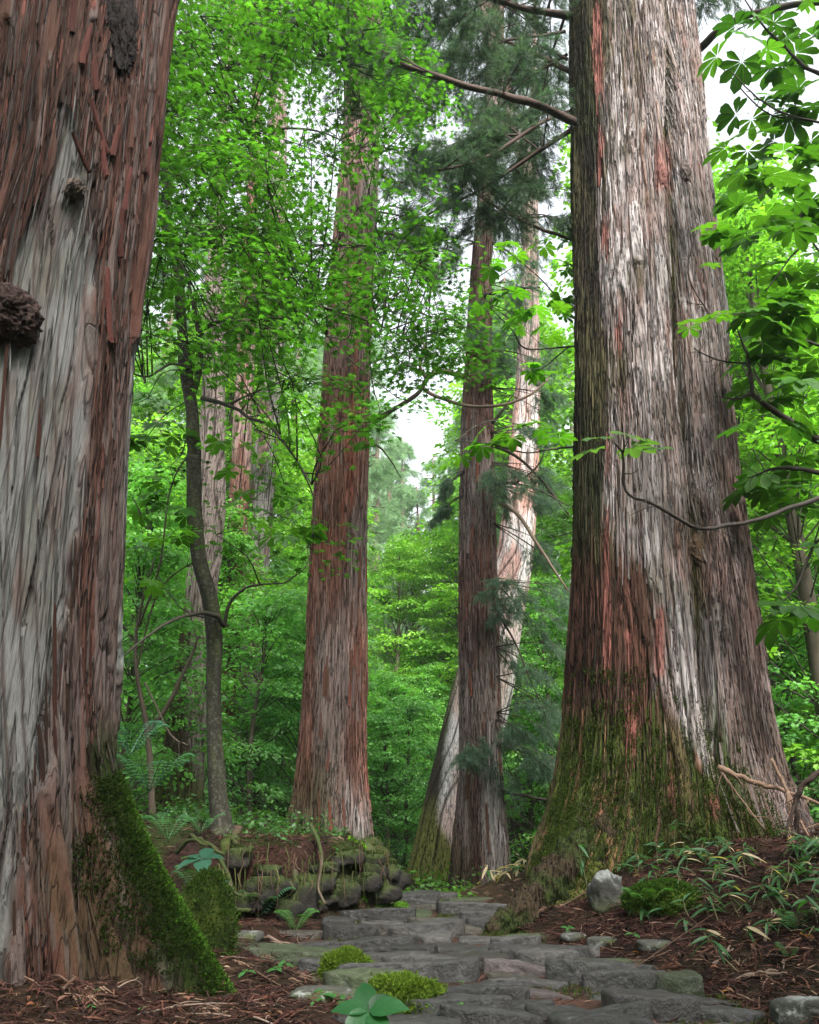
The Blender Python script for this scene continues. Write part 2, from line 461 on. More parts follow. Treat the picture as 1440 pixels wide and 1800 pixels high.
def strips(T, n, zr, thr, wr, lr, tr, colfn, seed, keep=None, tilt=0.0):
    r = np.random.default_rng(seed); k = 0; tries = 0
    while k < n and tries < n * 30:
        tries += 1
        th = r.uniform(*thr); z = r.uniform(*zr)
        a, t, up, nrm = T.frame(np.array([th]), np.array([z]))
        px, py, d = proj(a[0]); px, py = float(px), float(py)
        if py < -30 or py > 1780: continue
        if keep is not None and r.random() > keep(px, py, th, z): continue
        w = r.uniform(*wr); L = r.uniform(*lr); tk = r.uniform(*tr)
        g = r.normal(0, .05) + tilt
        u2 = up[0] * math.cos(g) + t[0] * math.sin(g); t2 = np.cross(u2, nrm[0])
        R = np.stack([t2 * w, u2 * L, nrm[0] * tk], -1)
        m = np.eye(4); m[:3, :3] = R; m[:3, 3] = a[0] + nrm[0] * r.uniform(.2, .9) * tk
        piece('bark_strip', STRIPS[r.integers(8)], T.owner, m, np.asarray(colfn(px, py, th, z, r)) * T.dark)
        k += 1

SLV = (np.array([(-1, .5, .1), (0, .52, .5), (1, .48, .1), (-1, 0, .2), (0, 0, 1.), (1, 0, .2), (-.7, -.48, .6), (.1, -.5, 1.3), (.6, -.46, .7)], float), grid_faces(3, 3))
def fibres(T, n, thr, zr, seed, wr=(.003, .009), lr=(.06, .3), keep=None):
    """the frayed slivers too fine to pick apart, one part"""
    r = np.random.default_rng(seed); th = r.uniform(*thr, (1, n)); z = zr[0] + (zr[1] - zr[0]) * r.random((1, n)); a, t, up, nrm = (q[0] for q in T.frame(th, z)); px, py, _ = proj(T.pos(th, z))
    k = (r.random(n) < (keep(px, py, th, z)[0] if keep else 1)) 
    D = dict(px=px, py=py, th=th, z=z, s=th * float(np.median(T.r)), i1=r.random((1, n)), i2=r.random((1, n)), g1=1, b1=.5)
    col = T.col(D)[0] * T.dark * r.uniform(.6, 1.2, (n, 1)); g = r.normal(0, .035, (n, 1))
    u2 = up * np.cos(g) + t * np.sin(g); t2 = np.cross(u2, nrm); w = r.uniform(*wr, (n, 1)); L = r.uniform(*lr, (n, 1)); h = r.uniform(.004, .014, (n, 1))
    Rm = np.stack([t2 * w, u2 * L, nrm * h], -1); mb = MB(); mb.scatter(*SLV, Rm[k], (a + nrm * r.uniform(-.01, .022, (n, 1)))[k], col[k])
    return mb.build('bark_fibres', M['bark'], T.owner, kind='stuff')
# ---- left giant
left_cedar = thing('cedar_tree', 'giant cedar at the left edge with bare grey wood, burls and a mossy root', 'tree', (-1.96, 4.0, 0))
LE = [(-200, -134, 320), (0, -144, 292), (130, -152, 278), (300, -166, 258), (430, -186, 243), (520, -225, 226), (620, -235, 218), (700, -245, 211), (900, -262, 199),
      (1100, -275, 188), (1200, -280, 184), (1300, -285, 184), (1420, -290, 186), (1560, -300, 188), (1740, -310, 190)]
def lshape(th, z, r):
    t = np.clip(1.15 - z, 0, 1.6)
    lob = bump1(th, 1.5, .36) * .43 * t ** 1.5 + bump1(th, .62, .38) * .12 * t ** 1.1 - bump1(th, 1.18, .09) * .2 * np.clip(t, 0, .8) + .25 * np.clip(t, 0, 1) * bump1(th, -2.2, .8)
    lob = lob + bump1(th, 2.35, .3) * .3 * t ** 1.5 + .035 * np.sin(th * 5 + z * 1.1) * ss(1.8, .3, z)
    return r + lob - .03 * bump1(th, .55, .2) * ss(1, 3, z) + .015 * np.sin(3 * th + 1.3 * z)
def wood_zone(px, py):
    lx = np.interp(py, [0, 150, 300, 420, 520, 640, 1800], [135, 120, 75, 45, -10, -60, -80]) + 14 * np.sin(py / 37.) 
    rx = np.interp(py, [0, 120, 200, 300, 420, 520, 640, 800, 1000, 1200, 1400, 1500, 1650, 1800], [128, 128, 142, 170, 182, 176, 172, 160, 138, 108, 70, 40, 20, 10]) + 5 * np.sin(py / 23.)
    return ss(0, 10, px - lx) * ss(0, 10, rx - px) * ss(60, 200, py)
def ldisp(D, d):
    px, py = D['px'], D['py']; w = wood_zone(px, py) * (D['th'] < 1.3) * (D['th'] > -1.2)
    # bare wood is smoother and lies lower than the bark round it
    cr = .009 * (fbm(D['s'] * 30, D['z'] * .9, seed=90) - .5) + .014 * (fbm(D['s'] * 5, D['z'] * 1.0, seed=93) - .5)
    out = d * (1 - w) + w * (cr - .012)
    # the long dark split, and smaller ones
    cx = np.interp(py, [760, 860, 950, 1060, 1150], [128, 108, 88, 62, 40])
    out = out - .13 * w * ss(8, 2, np.abs(px - cx)) * ss(740, 850, py) * ss(1130, 1000, py)
    for x0, y0, x1, y1, ww in ((180, 300, 150, 460, 5), (150, 560, 118, 760, 3), (60, 600, 20, 900, 3), (150, 880, 60, 1400, 3), (40, 1250, 10, 1600, 4), (95, 520, 100, 330, 3)):
        t = np.clip((py - y0) / (y1 - y0), 0, 1); cx = x0 + (x1 - x0) * t + 5 * np.sin(py / 31.)
        out = out - .06 * ss(ww, 0, np.abs(px - cx)) * ss(min(y0, y1), min(y0, y1) + 50, py) * ss(max(y0, y1), max(y0, y1) - 50, py)
    out = out + .05 * bump1(px, 150, 26) * bump1(py, 340, 60) * (D['th'] < 1.3) 
    m = ss(1.2, 1.36, D['th']) * ss(1.15, .75, D['z'])
    out = out * (1 - .65 * m) + m * (.16 * (fbm(D['s'] * 3, D['z'] * 2.2, seed=77) - .55) + .025 * (fbm(D['s'] * 14, D['z'] * 14, seed=78) - .5))
    return out
def lcol(D):
    px, py, th, z, s = D['px'], D['py'], D['th'], D['z'], D['s']
    c = mixc(RED[None, None], BRN, D['i1']); c = mixc(c, GRY * .75, (D['i2'] > .68) * .6)
    c = mixc(c, FRESH, (D['i2'] < .06) * ss(700, 200, py) * .6)
    c = mixc(c, GRY * .8, ss(500, 900, py) * ss(.4, .7, fbm(s * 4, z * .8, seed=31)) * .5)
    wz = wood_zone(px, py) * (th < 1.3) * (th > -1.2)
    wc = mixc(PALE * .8, L3((.2, .13, .11))[None, None], ss(.45, .68, fbm(s * 5, z * 1.2, seed=33)) * .8)
    wc = mixc(wc, L3((.2, .2, .17))[None, None], ss(.5, .7, fbm(s * 9, z * 3, seed=34)) * .6)
    wc = mixc(wc, FRESH * .7, ss(.6, .75, fbm(s * 16, z * .8, seed=35)) * ss(900, 300, py) * .5)
    c = mixc(c, wc, wz)
    # pale lichen on the right-hand rim, moss at the foot
    c = mixc(c, L3((.42, .48, .44))[None, None], ss(1.66, 1.8, th) * ss(.42, .6, fbm(s * 9, z * 2, seed=36)) * ss(1.1, 1.5, z) * ss(400, 600, py) * .9)
    c = mixc(c, L3((.10, .085, .04))[None, None], ss(1.1, .2, z) * ss(.35, .65, fbm(s * 5, z * 2, seed=38)) * (th < 1.3) * .6)
    root = ss(1.24, 1.36, th + .25 * (fbm(s * 6, z * 6, seed=44) - .5)) * ss(1.25, .95, z)
    mm = mixc(MOSS[None, None] * .6, L3((.07, .17, .015))[None, None], ss(1.45, 1.68, th + .3 * (fbm(s * 4, z * 4, seed=39) - .5)) * ss(1.0, .3, z))  # moss on the outer edge painted brighter, as if lit
    mm = mixc(mm, BRN[None, None] * .45, ss(.58, .72, fbm(s * 5, z * 3, seed=40)) * .7)
    return mixc(c, mm, root)
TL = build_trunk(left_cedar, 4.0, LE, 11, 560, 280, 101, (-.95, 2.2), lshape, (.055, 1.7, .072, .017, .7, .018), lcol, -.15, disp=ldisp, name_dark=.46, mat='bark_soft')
TL.owner = left_cedar
def lkeep(px, py, th, z):
    if wood_zone(px, py) > .1 and th < 1.3: return .02
    if z < 1.0 and th > 1.2: return 0
    return 1
def lscol(px, py, th, z, r):
    c = [RED, BRN, RED * 1.2, GRY * .7, FRESH * .8][r.choice(5, p=[.33, .35, .12, .15, .05])]
    if z < .6: c = c * .7 + L3((.08, .07, .03)) * .3
    return c * r.uniform(.8, 1.25)
strips(TL, 290, (.05, 5.6), (-.3, 1.8), (.009, .026), (.3, 1.0), (.007, .016), lscol, 5, lkeep, tilt=.03)
def gnarl(name, T, px, py, rx, rz, depth, col, seed, res=70, label=None, amp=.35):
    """a knobbly burl sitting on the trunk where the line of sight through (px, py) meets it"""
    best = min(((th, z) for th in np.linspace(-1.5, 1.9, 120) for z in np.linspace(0, 7, 240)), key=lambda q: (lambda a: (a[0] - px) ** 2 + (a[1] - py) ** 2)(proj(T.pos(np.array(q[0]), np.array(q[1])))))
    a, t, up, nrm = T.frame(np.array([best[0]]), np.array([best[1]])); a, t, up, nrm = a[0], t[0], up[0], nrm[0]
    u = np.linspace(0, 1, res // 2); w = np.arange(res) / res * 2 * np.pi
    U, Wg = np.meshgrid(u, w, indexing='ij'); 
    X = np.sin(U * np.pi / 2) * np.cos(Wg); Y2 = np.sin(U * np.pi / 2) * np.sin(Wg); Z2 = np.cos(U * np.pi / 2)
    n1 = fbm(X * 3 + 9, Y2 * 3, Z2 * 3, seed, 3); n2 = fbm(X * 9 + 4 * n1, Y2 * 6 + 4 * n1, Z2 * 9, seed + 4, 3)
    k = 1 + amp * (n1 - .5) * 1.6 + amp * (np.abs(n2 - .5) * 2 - .3) * .8
    v = a + (X * k)[..., None] * t * rx + (Y2 * k)[..., None] * up * rz + ((Z2 * k - .12) * depth)[..., None] * nrm
    mb = MB(); cc = mixc(L3(col)[None, None], L3(col) * 2.0, ss(.5, .75, n2)) * .6
    mb.add(v.reshape(-1, 3), grid_faces(len(u), res, True), cc.reshape(-1, 3))
    return mb.build(name, M['burl'], T.owner, smooth=True, label=label)
fibres(TL, 7000, (-.5, 1.8), (.05, 5.8), 15, (.002, .006), (.1, .6), lambda px, py, th, z: np.where((wood_zone(px, py) > .1) & (th < 1.3), .06, 1.) * np.where((z < 1) & (th > 1.25), 0, 1))
gnarl('burl', TL, 212, 62, .13, .34, .07, (.016, .012, .011), 3, 130, 'long black gnarled burl high on the trunk', .45)
gnarl('burl', TL, 15, 550, .15, .15, .13, (.05, .032, .028), 8, 90, 'round scaly burl at the edge of the trunk')
gnarl('knot', TL, 130, 338, .055, .06, .09, (.13, .10, .085), 12, 50, None, .4)
# curled red strips round the upper burl
rr_ = np.random.default_rng(66)
for px, py, tl, L, w in ((170, 190, -.45, .30, .022), (140, 250, -.5, .22, .02), (196, 190, .12, .26, .03), (176, 235, -.2, .24, .026), (214, 250, .1, .34, .024), (255, 110, .1, .5, .02), (150, 70, .1, .32, .04), (165, 110, -.1, .22, .03), (182, 470, -.15, .42, .022), (128, 30, .0, .3, .03), (205, 330, -.15, .3, .018)):
    th = np.linspace(-1.2, 1.9, 500); z = P(px, py, 3.42)[2]; aa = TL.pos(th, np.full(500, z)); k = int(np.argmin(np.abs(proj(aa)[0] - px))); A, t, up, nrm = TL.frame(th[k:k + 1], np.array([z]))
    u2 = up[0] * math.cos(tl) + t[0] * math.sin(tl); t2 = np.cross(u2, nrm[0]); m = np.eye(4); m[:3, :3] = np.stack([t2 * w, u2 * L, nrm[0] * .03], -1); m[:3, 3] = A[0] + nrm[0] * .02
    o = piece('bark_strip', STRIPS[int(rr_.integers(8))], left_cedar, m, np.array((.17, .062, .05)) * rr_.uniform(.5, 1.1))

# ---- right giant, two stems grown together
right_cedar = thing('cedar_tree', 'broad grey-barked cedar of two fused stems on the right with a mossy foot', 'tree', (2.24, 7.6, .3))
RE = [(-250, 994, 1175), (0, 1002, 1203), (200, 1003, 1226), (400, 1005, 1245), (600, 1006, 1268), (800, 1007, 1288), (1000, 1006, 1310), (1100, 1005, 1322), (1250, 997, 1340),
      (1350, 985, 1358), (1420, 970, 1376), (1480, 945, 1392), (1560, 920, 1405), (1640, 915, 1410)]
GTH = [.16, .13, .10, .12, .12, .38]
def rshape(th, z, r):
    gth = np.interp(z, [0, 1.3, 2.7, 3.8, 6.3, 9.6], GTH) + .03 * np.sin(z * 2.3)
    g = bump1(th, gth, .085) * (.15 + .06 * np.sin(z * 1.7)) * ss(.4, 1.4, z) - bump1(th, gth + .45, .3) * .05 
    g2 = bump1(th, gth + .42, .10) * .09 * ss(6.0, 3.0, z) * ss(.8, 1.6, z)
    sp = bump1(th, gth + .16, .1) * bump1(z, 3.0, .55) * .14                       # knot lump in the groove
    t = np.clip(1.0 - z, 0, 1.4)
    fl = bump1(th, -.82, .3) * .55 * t ** 1.6 + bump1(th, -.2, .28) * .15 * t + bump1(th, .35, .3) * .18 * t + bump1(th, 1.0, .3) * .16 * t - bump1(th, -.5, .12) * .05 * t
    return r - g - g2 + sp + fl + .02 * np.sin(th * 7 + z * .8) * (1 + 1.2 * ss(1.6, .4, z))
def rcol(D):
    px, py, th, z, s = D['px'], D['py'], D['th'], D['z'], D['s']
    n = fbm(s * 2.5, z * .6, seed=61); n2 = fbm(s * 7, z * 1.4, seed=62); n3 = fbm(s * 3, z * 3, seed=63)
    g = mixc(L3((.20, .165, .155))[None, None], L3((.46, .42, .415))[None, None], D['i2']); g = mixc(g, L3((.24, .17, .15))[None, None], (D['i1'] > .6) * .6)
    g = mixc(g, L3((.20, .10, .08))[None, None], ss(.5, .72, n2) * .7)
    # reddish brown right stem low down
    g = mixc(g, L3((.19, .105, .09))[None, None], ss(.05, .25, th - np.interp(z, [0, 1.3, 2.7, 3.8, 6.3, 9.6], GTH)) * ss(5.5, 3.5, z) * .55)
    # dark, granular left side
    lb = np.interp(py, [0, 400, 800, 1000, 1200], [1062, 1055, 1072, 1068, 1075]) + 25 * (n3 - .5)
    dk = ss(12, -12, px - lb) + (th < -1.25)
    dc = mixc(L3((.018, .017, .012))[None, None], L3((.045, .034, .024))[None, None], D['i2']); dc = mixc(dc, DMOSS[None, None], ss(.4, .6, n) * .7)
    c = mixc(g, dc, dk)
    # mossy patches between bark plates
    mz = np.clip(ss(.50, .62, n2 * .5 + n3 * .5) * ss(40, -60, px - lb - 70) + ss(.58, .68, n3) * .35, 0, 1)
    c = mixc(c, L3((.07, .062, .03))[None, None], mz * .85)
    # dark red-brown bark field between y 960 and 1250, then green moss to the foot
    bx = np.interp(py, [930, 1000, 1200, 1280, 1340, 1400, 1520], [1075, 1135, 1160, 1195, 1225, 1290, 1420]) + 40 * (n2 - .5)
    br = ss(940, 1010, py + 60 * (D['i1'] - .5)) * ss(15, -15, px - bx)
    c = mixc(c, mixc(L3((.03, .022, .016))[None, None], L3((.12, .055, .04))[None, None], D['i1']), br)
    mo = ss(1180, 1330, py + 160 * (n3 - .5)) * ss(30, -20, px - bx) 
    mo = np.maximum(mo, bump1(px, np.interp(py, [1100, 1300, 1450], [1238, 1262, 1300]), 12 + np.clip((py - 1300) * .3, 0, 60)) * ss(1180, 1300, py))
    mc = mixc(L3((.045, .07, .012))[None, None], L3((.085, .10, .022))[None, None], ss(.4, .65, n2))
    mc = mixc(mc, L3((.10, .075, .04))[None, None], (D['i1'] > .72) * .8)
    c = mixc(c, mc, np.clip(mo, 0, 1) * .92)
    gt = np.interp(z, [0, 1.3, 2.7, 3.8, 6.3, 9.6], GTH) + .03 * np.sin(z * 2.3)
    c = mixc(c, mixc(L3((.05, .04, .025))[None, None], L3((.075, .075, .02))[None, None], n3), bump1(th, gt, .07) * ss(.35, .6, n2 + .15))
    # fresh red where bark has fallen off
    for x0, x1, y0, y1, amt in ((1043, 1060, 10, 100, .9), (1048, 1062, 100, 175, .9), (1052, 1062, 225, 318, 1), (1058, 1072, 395, 440, .9), (1082, 1094, 545, 610, .9), (1064, 1071, 780, 830, .8), (1062, 1074, 890, 1180, .7), (1103, 1126, 1235, 1310, 1), (1152, 1168, 1070, 1190, .8), (1100, 1112, 1110, 1170, .8), (1150, 1180, 255, 335, .6), (1105, 1122, 1440, 1455, .9), (1040, 1062, 1395, 1450, .7), (1172, 1188, 1380, 1425, .8), (1245, 1262, 1400, 1440, .8)):
        m = ss(-3, 2, px - x0 + 8 * (n2 - .5)) * ss(3, -2, px - x1 + 8 * (n2 - .5)) * ss(-10, 8, py - y0) * ss(10, -8, py - y1)
        c = mixc(c, L3((.27, .105, .085))[None, None] * (.7 + .5 * D['i2'][..., None]), m * amt)
    fl = (D['i1'] < .08) * (mo > .3); c = mixc(c, L3((.2, .09, .06))[None, None], fl * .6)
    return c
def rdisp(D, d):
    m = ss(12, -12, D['px'] - 1062) * ss(1150, 900, D['py'])
    d = d * (1 - .5 * m) + m * .02 * (fbm(D['s'] * 40, D['z'] * 40, seed=70, o=2) - .3)
    lo = ss(1300, 1400, D['py'])
    return d + lo * .05 * (fbm(D['s'] * 5, D['z'] * 5, seed=71) - .5)
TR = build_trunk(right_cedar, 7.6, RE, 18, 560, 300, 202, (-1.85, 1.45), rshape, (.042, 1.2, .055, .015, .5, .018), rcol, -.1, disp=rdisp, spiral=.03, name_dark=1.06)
TR.owner = right_cedar
def rkeep(px, py, th, z):
    if px < 1065: return .15 if py < 1150 else .5
    return 1
def rscol(px, py, th, z, r):
    if px < 1070 and py < 1200: return L3((.035, .027, .02)) * r.uniform(.8, 1.5)
    if py > 1260 and px < 1225 + (py - 1340) * .9: return (L3((.06, .075, .02)) if r.random() < .6 else L3((.15, .09, .06))) * r.uniform(.8, 1.3)
    if py > 1000 and px < 1150: return (L3((.10, .055, .04)) if r.random() < .85 else L3((.3, .13, .09))) * r.uniform(.8, 1.3)
    return [GRY * 1.2, L3((.36, .30, .28)), L3((.2, .13, .11)), L3((.32, .24, .17))][r.choice(4, p=[.42, .3, .18, .1])] * r.uniform(.8, 1.15)
strips(TR, 295, (.35, 10.4), (-1.3, 1.25), (.012, .034), (.2, .95), (.008, .02), rscol, 9, rkeep)
fibres(TR, 9000, (-1.4, 1.25), (.3, 10.6), 16, (.003, .008), (.12, .7))
gnarl('knot', TR, 1232, 965, .075, .16, .09, (.16, .105, .07), 22, 60, None, .35)
gnarl('knot', TR, 1212, 235, .07, .15, .07, (.14, .11, .10), 23, 60, None, .35)
gnarl('knot', TR, 1170, 300, .09, .2, .04, (.3, .14, .12), 24, 60, None, .5)
def rootpiece(parent, pts, rad, col, mat='bark', rough=.5, sides=20, n=46, seed=3, name='root'):
    mb = MB(); sweep(mb, pts, rad, sides, n, col, rough, seed)
    v = mb.v[0]; k = n * sides; pc = smooth_path(np.array(pts, float), n); ax = np.repeat(pc, sides, 0); out = v[:k] - ax; q = np.arange(k) % sides / sides; al = np.arange(k) // sides / n
    an = q * 2 * np.pi; rr = fbm(np.cos(an) * 3 + 3, np.sin(an) * 3, al * 2.2 + seed, 55, 4)
    v[:k] = ax + out * (.7 + .6 * rr)[:, None]; nn = fbm(v[:, 0] * 6, v[:, 1] * 6, v[:, 2] * 6, 50); n3 = fbm(v[:, 0] * 20, v[:, 1] * 20, v[:, 2] * 20, 51)
    mb.v[0] = v + ((n3 - .5) * min(.025, float(np.mean(rad)) * .3))[:, None]
    c = mixc(L3(col)[None] * .7, L3((.03, .045, .01))[None], ss(.42, .58, nn) * .9); mb.c[0] = c
    return mb.build(name, M[mat], parent, smooth=True)
def onz(x, y, dz=0): return (x, y, float(gz(x, y)) + dz)
rootpiece(right_cedar, [(1.75, 6.95, .75), (1.35, 6.75, .42), (1.05, 6.55, .22), (.8, 6.35, .07), (.55, 6.15, -.06)], [.22, .17, .15, .11, .07], (.07, .05, .03), sides=56, n=90)

# ---- middle cedar on the bank
mid_cedar = thing('cedar_tree', 'tall straight red-brown cedar growing on top of the stone bank', 'tree', (-.9, 10.5, .4))
ME = [(-200, 618, 672), (0, 612, 670), (200, 604, 667), (300, 599, 665), (500, 580, 657), (700, 567, 648), (900, 552, 645), (1100, 542, 643), (1200, 537, 643), (1300, 529, 642), (1400, 518, 645), (1460, 510, 650), (1520, 500, 660), (1600, 495, 665)]
def mcol(D):
    px, py, th, z, s = D['px'], D['py'], D['th'], D['z'], D['s']
    n = fbm(s * 3, z * .5, seed=81); n2 = fbm(s * 8, z * 1.0, seed=82)
    c = mixc(L3((.21, .095, .07))[None, None], L3((.27, .155, .125))[None, None], D['i1']); c = mixc(c, L3((.31, .26, .245))[None, None], ss(.45, .66, n) * .75)
    c = mixc(c, L3((.3, .10, .07))[None, None], ss(.55, .68, n2) * .7)
    c = mixc(c, L3((.31, .27, .26))[None, None], ss(720, 600, py) * .4)
    c = mixc(c, L3((.45, .42, .40))[None, None], ss(1350, 1420, py) * bump1(px, 615 + (py - 1400) * .2, 14) * ss(.4, .6, n2))
    c = mixc(c, L3((.09, .075, .04))[None, None], ss(1260, 1420, py + 120 * (n - .5)) * ss(615, 560, px) * .85)
    return mixc(c, MOSS[None, None], ss(1440, 1500, py + 50 * (n2 - .5)) * .7)
def mshape(th, z, r):
    return r * (1 + .03 * np.sin(5 * th + z * .4) + .012 * np.sin(11 * th - z)) + ss(1.6, .4, z) * .06 * np.sin(th * 6 + 1)
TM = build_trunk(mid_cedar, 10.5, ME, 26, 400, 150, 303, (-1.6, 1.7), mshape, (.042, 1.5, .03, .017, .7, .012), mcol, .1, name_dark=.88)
TM.owner = mid_cedar
def mscol(px, py, th, z, r): return [L3((.24, .11, .08)), L3((.32, .24, .22)), L3((.19, .1, .07)), L3((.33, .12, .08))][r.integers(4)] * r.uniform(.8, 1.2)
strips(TM, 110, (.5, 9), (-1.3, 1.3), (.025, .06), (.2, .6), (.012, .024), mscol, 19)

fibres(TM, 4500, (-1.4, 1.4), (.45, 10), 17, (.004, .009), (.15, .8))
# ---- cedar right of the middle
mid2 = thing('cedar_tree', 'slender red-brown cedar standing where the path bends, in front of the pale leaning tree', 'tree', (1.04, 13.0, -.35))
ME2 = [(-250, 862, 885), (100, 856, 884), (300, 843, 872), (480, 829, 863), (600, 821, 864), (700, 814, 865), (900, 808, 869), (1100, 807, 875), (1250, 808, 879), (1400, 807, 881), (1460, 801, 886), (1520, 794, 891), (1600, 785, 897)]
def m2col(D):
    px, py, th, z, s = D['px'], D['py'], D['th'], D['z'], D['s']
    n = fbm(s * 3, z * .5, seed=181); n2 = fbm(s * 8, z * 1.0, seed=182)
    c = mixc(L3((.17, .09, .07))[None, None], L3((.25, .16, .14))[None, None], D['i1']); c = mixc(c, L3((.32, .28, .26))[None, None], ss(.45, .66, n) * .6)
    c = mixc(c, L3((.48, .45, .43))[None, None], ss(1200, 1400, py) * ss(835, 850, px) * ss(880, 868, px - (py - 1350) * .08) * ss(.35, .55, n2) * .8)
    c = mixc(c, L3((.16, .065, .045))[None, None], bump1(px, 838, 12) * ss(1250, 1330, py) * .7)
    return mixc(c, L3((.07, .06, .03))[None, None], ss(1440, 1540, py + 40 * (n2 - .5)) * ss(850, 820, px) * .8)
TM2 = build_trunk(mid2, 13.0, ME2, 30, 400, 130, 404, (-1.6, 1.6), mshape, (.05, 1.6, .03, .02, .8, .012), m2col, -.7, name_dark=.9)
TM2.owner = mid2
strips(TM2, 60, (.2, 9), (-1.3, 1.3), (.03, .06), (.25, .7), (.012, .024), mscol, 29)

fibres(TM2, 3000, (-1.4, 1.4), (-.2, 11), 18, (.004, .01), (.2, .9))
# ---- pale leaning tree behind it
pale = thing('cedar_tree', 'pale leaning tree with bare whitish wood and a mossy dark flank behind the slender cedar', 'tree', (.6, 15.0, -.4))
PE = [(300, 925, 945), (500, 915, 948), (700, 905, 948), (800, 897, 947), (900, 884, 944), (1000, 868, 938), (1100, 830, 918), (1200, 797, 905), (1250, 785, 893), (1350, 762, 875), (1450, 737, 860), (1500, 722, 852), (1550, 708, 845), (1600, 700, 840)]
def pcol(D):
    px, py, th, z, s = D['px'], D['py'], D['th'], D['z'], D['s']
    n = fbm(s * 3, z * .6, seed=191); n2 = fbm(s * 9, z * 1.4, seed=192)
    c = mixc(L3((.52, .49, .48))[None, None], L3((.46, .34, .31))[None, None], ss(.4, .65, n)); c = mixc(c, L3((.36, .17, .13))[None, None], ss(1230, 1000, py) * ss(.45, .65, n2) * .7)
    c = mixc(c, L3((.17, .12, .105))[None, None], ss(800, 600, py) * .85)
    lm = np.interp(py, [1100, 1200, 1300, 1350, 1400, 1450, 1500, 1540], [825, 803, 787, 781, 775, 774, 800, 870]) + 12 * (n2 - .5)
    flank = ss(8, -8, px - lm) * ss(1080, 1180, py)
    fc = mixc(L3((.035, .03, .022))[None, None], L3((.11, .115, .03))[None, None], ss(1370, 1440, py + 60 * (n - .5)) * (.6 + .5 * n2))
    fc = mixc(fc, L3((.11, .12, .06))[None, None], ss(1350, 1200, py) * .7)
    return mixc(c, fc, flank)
def pshape(th, z, r): return r * (1 - .18 * bump1(th, .1, .14) * ss(2.5, 4, z) + .04 * np.sin(th * 4 + z))
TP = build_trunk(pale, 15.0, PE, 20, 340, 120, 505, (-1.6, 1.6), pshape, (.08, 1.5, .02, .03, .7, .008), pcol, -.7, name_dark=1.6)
# ------------------------------------------------------------------ leaf shapes (y = forward, z = up)
def maple_leaf():
    tips = [(-118, .55), (-72, .86), (-34, .98), (0, 1.1), (34, .98), (72, .86), (118, .55)]
    v = [(0, 0, 0)]; o = [(-150, .22)]
    for i, (a, r) in enumerate(tips):
        o.append((a, r)); 
        o.append((tips[i + 1][0] * .5 + a * .5, .42) if i < 6 else (150, .22))
    for a, r in o:
        x, y = r * math.sin(math.radians(a)), r * math.cos(math.radians(a)); v.append((x * .55, y * .55, -.10 * r * r + .03 * (r < .5)))
    return np.array(v), np.array([[0, i + 1, i] for i in range(1, len(o))])
def maple5():
    v = [(0, 0, 0)]; o = [(-140, .3)]
    for a, r in ((-85, .85), (-40, .98), (0, 1.1), (40, .98), (85, .85)):
        o.append((a, r)); o.append((a + 22, .42))
    o[-1] = (140, .3)
    for a, r in o: v.append((r * math.sin(math.radians(a)) * .55, r * math.cos(math.radians(a)) * .55, -.08 * r * r))
    return np.array(v), np.array([[0, i + 1, i] for i in range(1, len(o))])
def oval_leaf(w=.45, fold=.12, n=3):
    ys = np.linspace(0, 1, n + 2)[1:-1]; v = [(0, 0, 0)]
    for y in ys:
        ww = w * math.sin(math.pi * y ** .85) ** .8 * .5
        v += [(-ww, y, fold * ww * 2 - .25 * y * y), (0, y, -.25 * y * y), (ww, y, fold * ww * 2 - .25 * y * y)]
    v.append((0, 1, -.3)); f = []; t = []
    t += [[0, 2, 1], [0, 3, 2]]
    for k in range(n - 1):
        a = 1 + 3 * k; f += [[a, a + 1, a + 4, a + 3], [a + 1, a + 2, a + 5, a + 4]]
    a = 1 + 3 * (n - 1); t += [[a, a + 1, a + 3], [a + 1, a + 2, a + 3]]
    return np.array(v), [np.array(f), np.array(t)] if f else np.array(t)
DIAM = (np.array([(0, 0, 0), (.3, .5, -.03), (0, 1, -.1), (-.3, .5, -.03)], float), np.array([[0, 1, 2, 3]]))
def shape_mesh(name, vf, mat, smooth=False):
    mb = MB(); mb.add(vf[0], vf[1]); me = mb.mesh(name, smooth); me.materials.append(mat); return me
def rand_unit(n, r):
    return unit(r.normal(size=(n, 3)))
def leaf_frames(n, r, tilt=.35, fwd=None):
    nrm = unit(np.array([0, 0, 1.]) + tilt * r.normal(size=(n, 3)))
    if fwd is None:
        a = r.uniform(0, 2 * np.pi, n); fwd = np.stack([np.cos(a), np.sin(a), 0 * a], -1)
    return frames(nrm, fwd)
def greens(n, r, a, b, lo=.75, hi=1.25):
    t = r.random(n)[:, None]
    return (L3(a) * (1 - t) + L3(b) * t) * r.uniform(lo, hi, n)[:, None]

